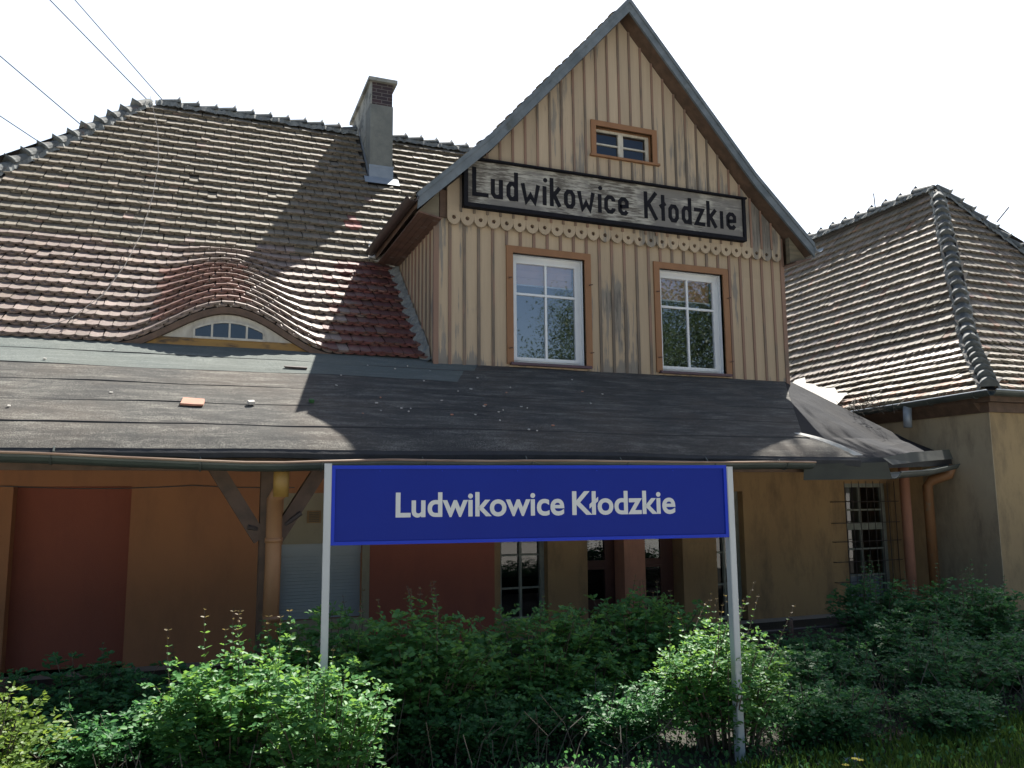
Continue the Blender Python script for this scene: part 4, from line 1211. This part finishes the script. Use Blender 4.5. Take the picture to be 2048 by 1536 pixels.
for a0, zt in ((-.047, .205), (SWD + .001, .183)):
    mb = MB(); sbox(mb, a0, a0 + .046, -.045, .018, GZ - .1, zt)
    sbox(mb, a0 + .004, a0 + .042, .0185, .0215, GZ, zt - .01)
    mb.build('post', M['post'], SG)
mb = MB()
for a in (.3, .7, 1.2, 1.75, 2.3):
    for z in (SZ1 - .035,):
        p = S0 + sd * a + sn * .007
        mb.tube([(p.x, p.y, z), (p.x + sn.x * .003, p.y + sn.y * .003, z)], .004, 6)
mb.build_each('rivet', M['bluerim'], SG)
def text_mesh(word, offset):
    cu_ = bpy.data.curves.new('lettering', 'FONT'); cu_.body = word; cu_.size = 1; cu_.offset = offset; cu_.resolution_u = 6
    to = bpy.data.objects.new('lettering', cu_); COL.objects.link(to)
    bpy.context.view_layer.update()
    dg = bpy.context.evaluated_depsgraph_get()
    me = bpy.data.meshes.new_from_object(to.evaluated_get(dg))
    bpy.data.objects.remove(to); bpy.data.curves.remove(cu_)
    return me
def sign_word(word, a0, a1, zb, zt, off):
    me = text_mesh(word, off)
    co = np.zeros(len(me.vertices) * 3); me.vertices.foreach_get('co', co); co = co.reshape(-1, 3)
    xs_, zs_ = co[:, 0], co[:, 1]
    u_ = (xs_ - xs_.min()) / (xs_.max() - xs_.min()); v_ = (zs_ - zs_.min()) / (zs_.max() - zs_.min())
    A_ = a0 + u_ * (a1 - a0); Z_ = zb + v_ * (zt - zb)
    out = np.stack([S0.x + sd.x * A_ + sn.x * .0075, S0.y + sd.y * A_ + sn.y * .0075, Z_], 1) - np.array(SG.location)
    me.vertices.foreach_set('co', out.ravel().astype(np.float32)); me.materials.clear(); me.materials.append(M['signwhite']); me.update()
    o = bpy.data.objects.new('lettering', me); COL.objects.link(o); o.parent = SG
sign_word('Ludwikowice', .401, 1.517, -.139, .020, .022)
sign_word('Kłodzkie', 1.572, 2.310, -.139, .020, .022)

# ------------------------------------------------------------------ wires above and on the roof
def wire(name, a, b, r, sag, mat, label, cat, group=None):
    a = Vector(a); b = Vector(b); pts = []
    for i in range(25):
        t = i / 24; p = a + (b - a) * t; p.z -= sag * 4 * t * (1 - t); pts.append(p)
    mb = MB(); mb.tube(pts, r, 5, cap=False)
    tag(mb.build(name, M[mat]), label, cat, group)
def ext(a, b, k0, k1):
    a = Vector(a); b = Vector(b); return a + (a - b) * k0, b + (b - a) * k1
wire('overhead_wire', *ext((-3.515, 20, 11.369), (-1.422, 20, 9.364), 3, .6), .011, 0, 'cable', 'dark overhead wire that drops behind the peak of the left roof hip', 'wire')
wire('overhead_wire', *ext((-3.01, 20, 11.484), (-1.042, 20, 9.369), 3, .6), .010, 0, 'cable', 'thin overhead wire right of all others, meeting the roof ridge', 'wire')
wire('overhead_wire', *ext((-4.405, 20, 9.816), (-2.738, 20, 8.487), 3, .6), .011, 0, 'cable', 'thicker overhead wire reaching the middle of the roof hip', 'wire')
wire('overhead_wire', *ext((-4.313, 20, 8.415), (-3.506, 20, 7.923), 3, .6), .010, 0, 'cable', 'lowest overhead wire, at the left edge above the hip tiles', 'wire')
lc = MB(); pts = []
for v, u in ((mainL[-1], -.93), (5.6, -.75), (4.6, -.68), (3.6, -.70), (2.6, -.78), (1.7, -.9), (.9, -1.05), (.3, -1.3), (.0, -1.55)):
    p = mainS(u, v); pts.append(p + Vector((0, -.09, .09)))
lc.tube(pts, .004, 5)
for p in pts[1:-1]:
    lc.tube([p, p + Vector((-.05, .04, -.06))], .007, 4)
tag(lc.build('lightning_conductor', M['greywire']), 'thin lightning conductor wire running down the left tiled roof', 'wire')

# ------------------------------------------------------------------ loose bits on the canopy felt
def on_canopy(x, y): t = (y - CY0) / (CY1 - CY0); p = canS(x, t); return p + Vector((0, 0, .02))
def slab_thing(name, x, y, lx, ly, th, rot, mat, label, cat, group=None, notch=False):
    p = on_canopy(x, y); nrm = Vector((0, -(CZ1 - CZ0), CY1 - CY0)).normalized()
    ax = Vector((math.cos(rot), math.sin(rot) * nrm.z, -math.sin(rot) * nrm.y * -1)).normalized()
    ay = nrm.cross(ax).normalized(); ax = ay.cross(nrm)
    rr = random.Random(hash((x, y)) & 255)
    ring = [(-1, -1), (.1, -1.06), (1, -.95), (1.03, .2), (.96, 1), (0, .97), (-1, 1), (-1.03, -.1)]
    vs = []
    for h in (0, th):
        for a, b in ring: vs.append(p + ax * (a * lx / 2 * rr.uniform(.93, 1.05)) + ay * (b * ly / 2 * rr.uniform(.93, 1.05)) + nrm * h)
    n = 8
    mb = MB(); mb.add(vs, [tuple(range(n, 2 * n)), tuple(range(n))[::-1]] + [(i, (i + 1) % n, n + (i + 1) % n, n + i) for i in range(n)])
    o = mb.build(name, mat)
    return tag(o, label, cat, group)
slab_thing('loose_roof_tile', -.03, 7.92, .19, .17, .018, -.15, M['clay'], 'broken salmon clay tile lying on the felt canopy below the eyebrow window', 'roof tile')
slab_thing('dark_stick', 1.0, 9.05, .24, .03, .02, -.1, M['iron'], 'short dark stick lying on the green felt strip', 'stick')
slab_thing('rubble_piece', .48, 7.95, .06, .05, .03, .4, M['rubble'], 'white rubble piece right of the broken clay tile', 'rubble')
slab_thing('moss_clump', 1.04, 8.02, .04, .04, .03, .4, M['leafd'], 'dark moss clump beside the shadow tip on the canopy', 'moss')
rr = random.Random(44)
for i in range(40):
    x = rr.uniform(-1.5, 5.5); yy = rr.uniform(7.4, 9.5)
    if i > 14: x = rr.uniform(1.4, 3.6)
    slab_thing('mortar_crumb', x, yy, rr.uniform(.010, .032), rr.uniform(.008, .02), rr.uniform(.004, .012), rr.uniform(-1, 1), M['rubble'] if rr.random() < .7 else M['clay'],
               'small mortar crumb fallen onto the felt canopy roof', 'rubble', 'mortar crumbs on the canopy felt')

# ------------------------------------------------------------------ chain-link fence
FE = thing('chain_link_fence', (3, 6.95, GZ), 'low chain link fence with a rusty top rail behind the shrubs', 'fence')
mb = MB(); mb.tube([(-2, 7.0, -1.36), (4, 6.98, -1.40), (8.5, 6.95, -1.38)], .018, 6); mb.build('rail', M['iron'], FE)
for x in (-1.2, 1.1, 3.4, 5.75):
    mb = MB(); mb.tube([(x, 6.97, GZ - .1), (x, 6.97, -1.28)], .035, 8); mb.build('fence_post', M['rust'], FE)
mb = MB(); k = -2.0
while k < 8.5:
    for s_ in (1, -1): mb.tube([(k, 6.985 + .004 * s_, GZ), (k + .42 * s_, 6.985 + .004 * s_, -1.38)], .0022, 3, cap=False)
    k += .07
mb.build('wire_mesh', M['iron'], FE)

# ------------------------------------------------------------------ plants
def leaf_mesh(name, P, D, N, size, mats, midx, parent, wid=.62):
    # P base points, D directions, N approximate normals (arrays n x 3)
    n = len(P)
    D = D / np.linalg.norm(D, axis=1, keepdims=True)
    W = np.cross(D, N); W /= (np.linalg.norm(W, axis=1, keepdims=True) + 1e-9)
    N = np.cross(W, D)
    s = size[:, None]
    cols = [P, P + D * s * .28 + W * s * wid * .44 + N * s * .05, P + D * s * .70 + W * s * wid * .40 + N * s * .05, P + D * s - N * s * .04,
            P + D * s * .70 - W * s * wid * .40 + N * s * .05, P + D * s * .28 - W * s * wid * .44 + N * s * .05]
    V = np.stack(cols, 1).reshape(-1, 3)
    o_ = np.array(parent.location) if parent else np.zeros(3)
    V = V - o_
    F = np.array([[0, 3, 2, 1], [0, 5, 4, 3]])
    L = (np.arange(n)[:, None, None] * 6 + F[None]).reshape(-1)
    me = bpy.data.meshes.new(name)
    me.vertices.add(len(V)); me.vertices.foreach_set('co', V.ravel().astype(np.float32))
    me.loops.add(len(L)); me.loops.foreach_set('vertex_index', L.astype(np.int32))
    me.polygons.add(n * 2); me.polygons.foreach_set('loop_start', (np.arange(n * 2) * 4).astype(np.int32))
    for m_ in mats: me.materials.append(m_)
    me.polygons.foreach_set('material_index', np.repeat(midx, 2).astype(np.int32))
    me.update(calc_edges=True)
    o = bpy.data.objects.new(name, me); COL.objects.link(o)
    if parent: o.parent = parent
    return o

def shrub(cx, cy, ztop, rx, ry, label, mats, nshoot=46, leaf=.038, seed=1, sprigs=6, spr_h=.3, low=.30, twigs=9, per=9, bare=True, lean=0., group='shrubs along the fence'):
    rr = np.random.RandomState(seed)
    root = thing('shrub', (cx, cy, GZ), label, 'shrub', group)
    st = MB(); Ps, Ds, Ns, Ss, Ms = [], [], [], [], []
    H = ztop - GZ
    def put(p, d, sz, mi=0, up=.75):
        Ps.append(p); Ds.append(d); Ns.append(np.array([rr.normal(0, .45), rr.normal(0, .45) - .15, up])); Ss.append(sz); Ms.append(mi)
    for i in range(nshoot):
        a = rr.uniform(0, 2 * np.pi); q = np.sqrt(rr.uniform(0, 1))
        ex, ey_ = np.cos(a) * q * rx, np.sin(a) * q * ry
        h = H * (1.0 - .30 * q ** 2) * rr.uniform(.72, 1.0)
        b0 = np.array([cx + ex * .45, cy + ey_ * .45, GZ]); tip = np.array([cx + ex, cy + ey_, GZ + h])
        ctrl = (b0 + tip) / 2 + np.array([-ex * .12, -ey_ * .12, h * .18])
        def cur(t): return b0 * (1 - t) ** 2 + ctrl * 2 * t * (1 - t) + tip * t ** 2
        if i % 2 == 0 or nshoot < 20: st.tube([tuple(cur(t)) for t in (0, .25, .5, .75, 1)], [.008, .006, .005, .004, .002], 4, cap=False)
        for k in range(twigs):
            t = low + (1 - low) * (k + rr.uniform(0, 1)) / twigs
            p = cur(t); ang = rr.uniform(0, 2 * np.pi); ln = rr.uniform(.10, .26) * (1.15 - .5 * t)
            d = np.array([np.cos(ang), np.sin(ang) * .9, rr.uniform(-.15, .75)]); d /= np.linalg.norm(d)
            for m_ in range(per):
                s_ = (m_ + .6) / per
                c = p + d * ln * s_ + np.array([0, 0, -.06 * s_ * s_ * ln / .2])
                side = np.cross(d, [0, 0, 1]); side /= np.linalg.norm(side) + 1e-6
                sg = 1 if m_ % 2 else -1
                put(c, side * sg + d * rr.uniform(.2, .8) + rr.normal(0, .2, 3), leaf * rr.uniform(.65, 1.25) * (1.1 - .35 * s_), 0)
        for m_ in range(5): put(tip + rr.normal(0, .015, 3), np.array([rr.normal(), rr.normal(), .6]), leaf * rr.uniform(.5, .9), 0)
    for i in range(sprigs):                       # slender upright shoots above the mass
        a = rr.uniform(0, 2 * np.pi); q = rr.uniform(0, .85)
        b0 = np.array([cx + np.cos(a) * q * rx, cy + np.sin(a) * q * ry, GZ + H * (.78 - .15 * q)])
        hh = spr_h * rr.uniform(.55, 1.1) + H * .12; ln = np.array([rr.normal(lean, .12 + lean * .9), rr.normal(0, .08 + lean * .4), 1.0]) * hh
        st.tube([tuple(b0), tuple(b0 + ln * .5 + rr.normal(0, .008, 3)), tuple(b0 + ln)], [.004, .003, .0015], 4, cap=False)
        npair = int(hh / .055) + 2
        for k in range(npair):
            t = (k + .5) / npair; c = b0 + ln * t; ang = k * 1.57 + rr.uniform(-.4, .4)
            sz = leaf * (1.15 - .75 * t) * rr.uniform(.8, 1.15)
            for s_ in (0, np.pi):
                put(c, np.array([np.cos(ang + s_), np.sin(ang + s_), .35]), sz, 0 if t < .8 else 1)
    st.build('stems', M['stem'], root)
    leaf_mesh('foliage', np.array(Ps), np.array(Ds), np.array(Ns), np.array(Ss), mats, np.array(Ms), root)
    return root
LM = [M['leaf'], M['bud']]; LY = [M['leafy'], M['bud']]; LD = [M['leafd'], M['leafd']]
shrub(-1.02, 5.45, -1.02, .42, .5, 'yellow green small leaved shrub cut by the left edge of the picture', LY, 50, .042, 101, 2, .2, low=.12)
shrub(-.62, 6.65, -1.08, .85, .38, 'low dark shrub below the walled up doorway', LD, 70, .052, 102, 3, .15, low=.12)
shrub(-.42, 5.95, -1.28, .55, .42, 'low shrub in front of the fence left of the sunlit round leaved one', LD, 60, .046, 112, 2, .15, low=.1)
shrub(.30, 5.60, -.92, .55, .45, 'sunlit round leaved shrub with tall upright sprigs left of the left sign post', LM, 84, .054, 103, 9, .34, low=.2)
shrub(.98, 6.35, -.76, .55, .40, 'dark shrub just behind the left sign post', LM, 64, .05, 104, 4, .25, low=.15)
shrub(.80, 4.98, -.90, .40, .26, 'low leafy shrub in front of the foot of the left sign post', LM, 46, .045, 115, 2, .15, low=.1)
shrub(1.55, 5.90, -.77, .68, .48, 'broad green shaded shrub with thin buds under the left half of the blue sign', LM, 100, .054, 105, 9, .28, low=.2)
shrub(2.62, 6.15, -.82, .75, .45, 'darker green shrub in front of the window below the blue sign', LM, 96, .048, 106, 3, .2, low=.15)
shrub(3.72, 6.50, -.80, .80, .48, 'tall mid green shrub in front of the pink pillar', LM, 100, .054, 107, 6, .22, low=.15)
shrub(3.58, 5.06, -.92, .56, .42, 'bright sunlit shrub wrapped round the right sign post', LM, 90, .044, 108, 14, .36, low=.22, lean=.30)
shrub(2.25, 6.0, -1.24, .80, .35, 'low spreading shrub beneath the middle of the blue sign', LM, 66, .046, 113, 1, .12, low=.08)
shrub(1.45, 5.75, -1.34, .50, .35, 'low dim shrub between the two sunlit shrubs', LD, 46, .042, 116, 1, .1, low=.08)
shrub(4.85, 5.70, -1.26, .70, .5, 'low dark shrub in front of the open fence mesh', LD, 76, .046, 109, 2, .15, low=.08)
shrub(6.75, 6.85, -.86, .62, .45, 'loose shrub in front of the barred window', LD, 60, .055, 110, 6, .3, low=.15)
shrub(7.60, 6.45, -.90, .80, .55, 'tall dark shrub at the right edge in front of the wing wall', LD, 96, .054, 111, 8, .3, low=.1)
shrub(6.05, 5.35, -1.20, .72, .5, 'low dark undergrowth shrub nearest the grass at the right edge', LD, 80, .044, 114, 2, .12, low=.08)
shrub(5.60, 6.35, -1.28, .60, .4, 'half height dark shrub left of the barred window', LD, 60, .046, 117, 3, .15, low=.08)

shrub(4.40, 4.95, -1.40, .55, .35, 'low dark leafy shrub right of the foot of the right sign post', LD, 66, .040, 120, 1, .1, low=.05)
shrub(5.35, 4.75, -1.46, .50, .30, 'lowest dark leafy shrub at the edge of the grass', LD, 56, .038, 121, 1, .1, low=.05)
shrub(2.05, 5.60, -1.38, .60, .30, 'low dark leafy shrub in the middle of the bottom edge', LD, 64, .042, 119, 0, .1, low=.05)
shrub(2.95, 5.45, -1.36, .50, .35, 'low dark leafy shrub left of the foot of the right sign post', LD, 64, .042, 118, 1, .1, low=.05)
shrub(3.0, 6.1, -1.22, .60, .30, 'half height green shrub below the right part of the blue sign', LM, 60, .046, 122, 0, .1, low=.05)
shrub(.95, 5.95, -1.15, .45, .30, 'half height green shrub right of the left sign post', LM, 56, .048, 123, 1, .1, low=.08)
shrub(6.5, 6.1, -1.12, .60, .40, 'half height dark shrub below the barred window', LD, 66, .048, 124, 2, .15, low=.06)
shrub(7.0, 5.45, -1.25, .60, .40, 'low dark shrub at the right edge of the picture', LD, 66, .044, 125, 1, .1, low=.05)
shrub(-2.0, 5.7, -1.10, .75, .5, 'green shrub continuing the hedge past the left edge of the picture', LM, 70, .048, 126, 3, .2, low=.1)
shrub(-3.3, 6.0, -1.15, .80, .5, 'farthest left green shrub of the hedge, outside the picture', LM, 70, .048, 127, 3, .2, low=.1)
shrub(8.6, 6.0, -1.05, .80, .5, 'farthest right dark shrub of the hedge, in front of the wing', LD, 70, .048, 128, 3, .2, low=.1)
# dry twig tangle under the shrubs
mb = MB(); rr = random.Random(77)
for i in range(520):
    x = rr.uniform(-1.6, 7.5); yy = rr.uniform(4.9, 6.6) - max(0, x - 3) * .12; h = rr.uniform(.1, .5)
    p = Vector((x, yy, GZ)); q = p + Vector((rr.gauss(0, .16), rr.gauss(0, .12), h))
    mb.tube([p, (p + q) / 2 + Vector((rr.gauss(0, .04), rr.gauss(0, .04), .04)), q], .0035, 3, cap=False)
tag(mb.build('dry_stalks', M['drystem']), 'thin dry stalks standing under the shrubs', 'stalks', kind='stuff')
# low weeds and grass
n = 15000
P = np.stack([NR.uniform(-2, 8, n), NR.uniform(4.3, 7.0, n), np.full(n, GZ)], 1); P[:, 1] -= np.clip(P[:, 0] - 3, 0, 5) * .12
D = np.stack([NR.normal(0, .5, n), NR.normal(0, .5, n), NR.uniform(.2, 1, n)], 1); N = np.stack([NR.normal(0, .5, n), NR.normal(0, .5, n), np.full(n, .6)], 1)
P[:, 2] += NR.uniform(0, .09, n)
o = leaf_mesh('ground_weeds', P, D, N, NR.uniform(.02, .045, n), [M['leafd']], np.zeros(n), None); tag(o, 'low weeds covering the soil below the shrubs', 'weeds', kind='stuff')
n = 9000
P = np.stack([NR.uniform(3.2, 7.5, n), NR.uniform(3.2, 4.75, n), np.full(n, GZ)], 1)
P[:, 1] += (P[:, 0] - 4.5) * .05
D = np.stack([NR.normal(0, .35, n), NR.normal(0, .35, n), np.full(n, 1.)], 1); N = np.stack([NR.normal(0, 1, n), NR.normal(0, 1, n), np.full(n, .2)], 1)
o = leaf_mesh('grass', P, D, N, NR.uniform(.05, .13, n), [M['grass']], np.zeros(n), None, wid=.09); tag(o, 'short grass in front of the shrubs at the right', 'grass', kind='stuff')
fw = thing('yellow_flower', (3.98, 4.28, GZ), 'small yellow flowers in the grass near the right sign post', 'flower')
mb = MB()
for dx_, dy_, hz in ((0, 0, .12), (.06, .02, .10), (-.05, .03, .08)): mb.tube([(3.98 + dx_, 4.28 + dy_, GZ), (3.985 + dx_, 4.28 + dy_, GZ + hz)], .003, 4)
mb.build('stalk', M['greenstem'], fw)
mb = MB()
M['yellow'] = plain('yellow_petal', (.6, .5, .04), (.5, .42, .03), .6, 3, bmp=0)
for dx_, dy_, hz in ((0, 0, .12), (.06, .02, .10), (-.05, .03, .08)):
    c_ = Vector((3.985 + dx_, 4.28 + dy_, GZ + hz))
    for k in range(8):
        t = k * math.pi / 4; mb.add([c_, c_ + Vector((.02 * math.cos(t - .3), .02 * math.sin(t - .3), .006)), c_ + Vector((.026 * math.cos(t), .026 * math.sin(t), .004)), c_ + Vector((.02 * math.cos(t + .3), .02 * math.sin(t + .3), .006))], [(0, 1, 2, 3)])
mb.build('petals', M['yellow'], fw)

# ------------------------------------------------------------------ trees round the forecourt (mirrored in the panes; the last added unseen to shade the right-hand shrubs)
def tree(loc, crown, rad, nleaf, lsize, label, lean=(0, 0), seed=1, trunk=.22, clumps=60, midp=None, lobe=None):
    rr = np.random.RandomState(seed)
    root = thing('leafy_tree', loc, label, 'tree', 'trees of the forecourt')
    mb = MB(); c = np.array(crown); b = np.array(loc)
    mid = np.array(midp) if midp else b * .5 + c * .5 + np.array([rr.normal(0, .1), rr.normal(0, .1), 0])
    mb.tube([tuple(b), tuple(b * .75 + mid * .25 + .05), tuple(mid), tuple(c)], [trunk, trunk * .85, trunk * .6, trunk * .2], 9)
    cl = []
    for i in range(clumps):
        v = rr.normal(0, 1, 3); v /= np.linalg.norm(v); q = rr.uniform(.35, 1) ** .6
        p = c + v * np.array(rad) * q
        if lobe and i % 3 == 1: p = np.array(lobe[0]) + v * np.array(lobe[1]) * q
        cl.append(p)
        if i % 3 == 0:
            s_ = mid + (c - mid) * rr.uniform(0, .9); mb.tube([tuple(s_), tuple((s_ + p) / 2 + rr.normal(0, .15, 3)), tuple(p)], [trunk * .28, trunk * .16, .015], 5, cap=False)
    mb.build('trunk', M['bark'], root)
    cl = np.array(cl); k = rr.randint(0, clumps, nleaf)
    P = cl[k] + rr.normal(0, 1, (nleaf, 3)) * (np.array(rad) * .17)
    D = rr.normal(0, 1, (nleaf, 3)); D[:, 2] -= .3
    N = rr.normal(0, .6, (nleaf, 3)); N[:, 2] += .7
    leaf_mesh('crown', P, D, N, rr.uniform(.7, 1.2, nleaf) * lsize, [M['leaft']], np.zeros(nleaf), root, .7)
tree((16.5, -10.5, GZ), (16.5, -10.0, 4.6), (4.2, 3.5, 4.2), 60000, .095, 'broad leafy tree behind the viewer, mirrored in the gable windows', seed=201)
tree((24.0, -9.0, GZ), (24.0, -9.0, 6.5), (5, 4, 5.5), 36000, .12, 'tall leafy tree behind the viewer at the far end of the forecourt', seed=202, trunk=.3)
tree((6.5, -14.0, GZ), (6.5, -14.0, 2.2), (4, 3, 3.0), 12000, .15, 'low leafy tree behind the viewer on the left', seed=203)
tree((15.0, 7.0, GZ), (13.9, 12.9, 14.0), (2.5, 1.2, 1.2), 7600, .17, 'leafy tree added out of view beside the right wing to shade the right-hand shrubs', seed=204, trunk=.2, clumps=54, midp=(15.2, 7.4, 10.5), lobe=((15.6, 14.5, 15.0), (1.2, .9, .9)))  # unseen tree, crown and lobe placed to throw shade on the right-hand shrubs

mb = MB(); rr = random.Random(9)
for i in range(7):
    c_ = Vector((4.12 + rr.gauss(0, .03), 4.46 + rr.gauss(0, .02), GZ + .04 + rr.gauss(0, .015)))
    mb.add([c_ + Vector((rr.gauss(0, .03), rr.gauss(0, .02), rr.gauss(0, .03))) for k in range(4)], [(0, 1, 2, 3)])
tag(mb.build('paper_litter', plain('pale_blue_paper', (.45, .55, .62), (.4, .5, .58), .8, 3, bmp=0)), 'crumpled pale blue paper lying in the grass by the right sign post', 'litter')
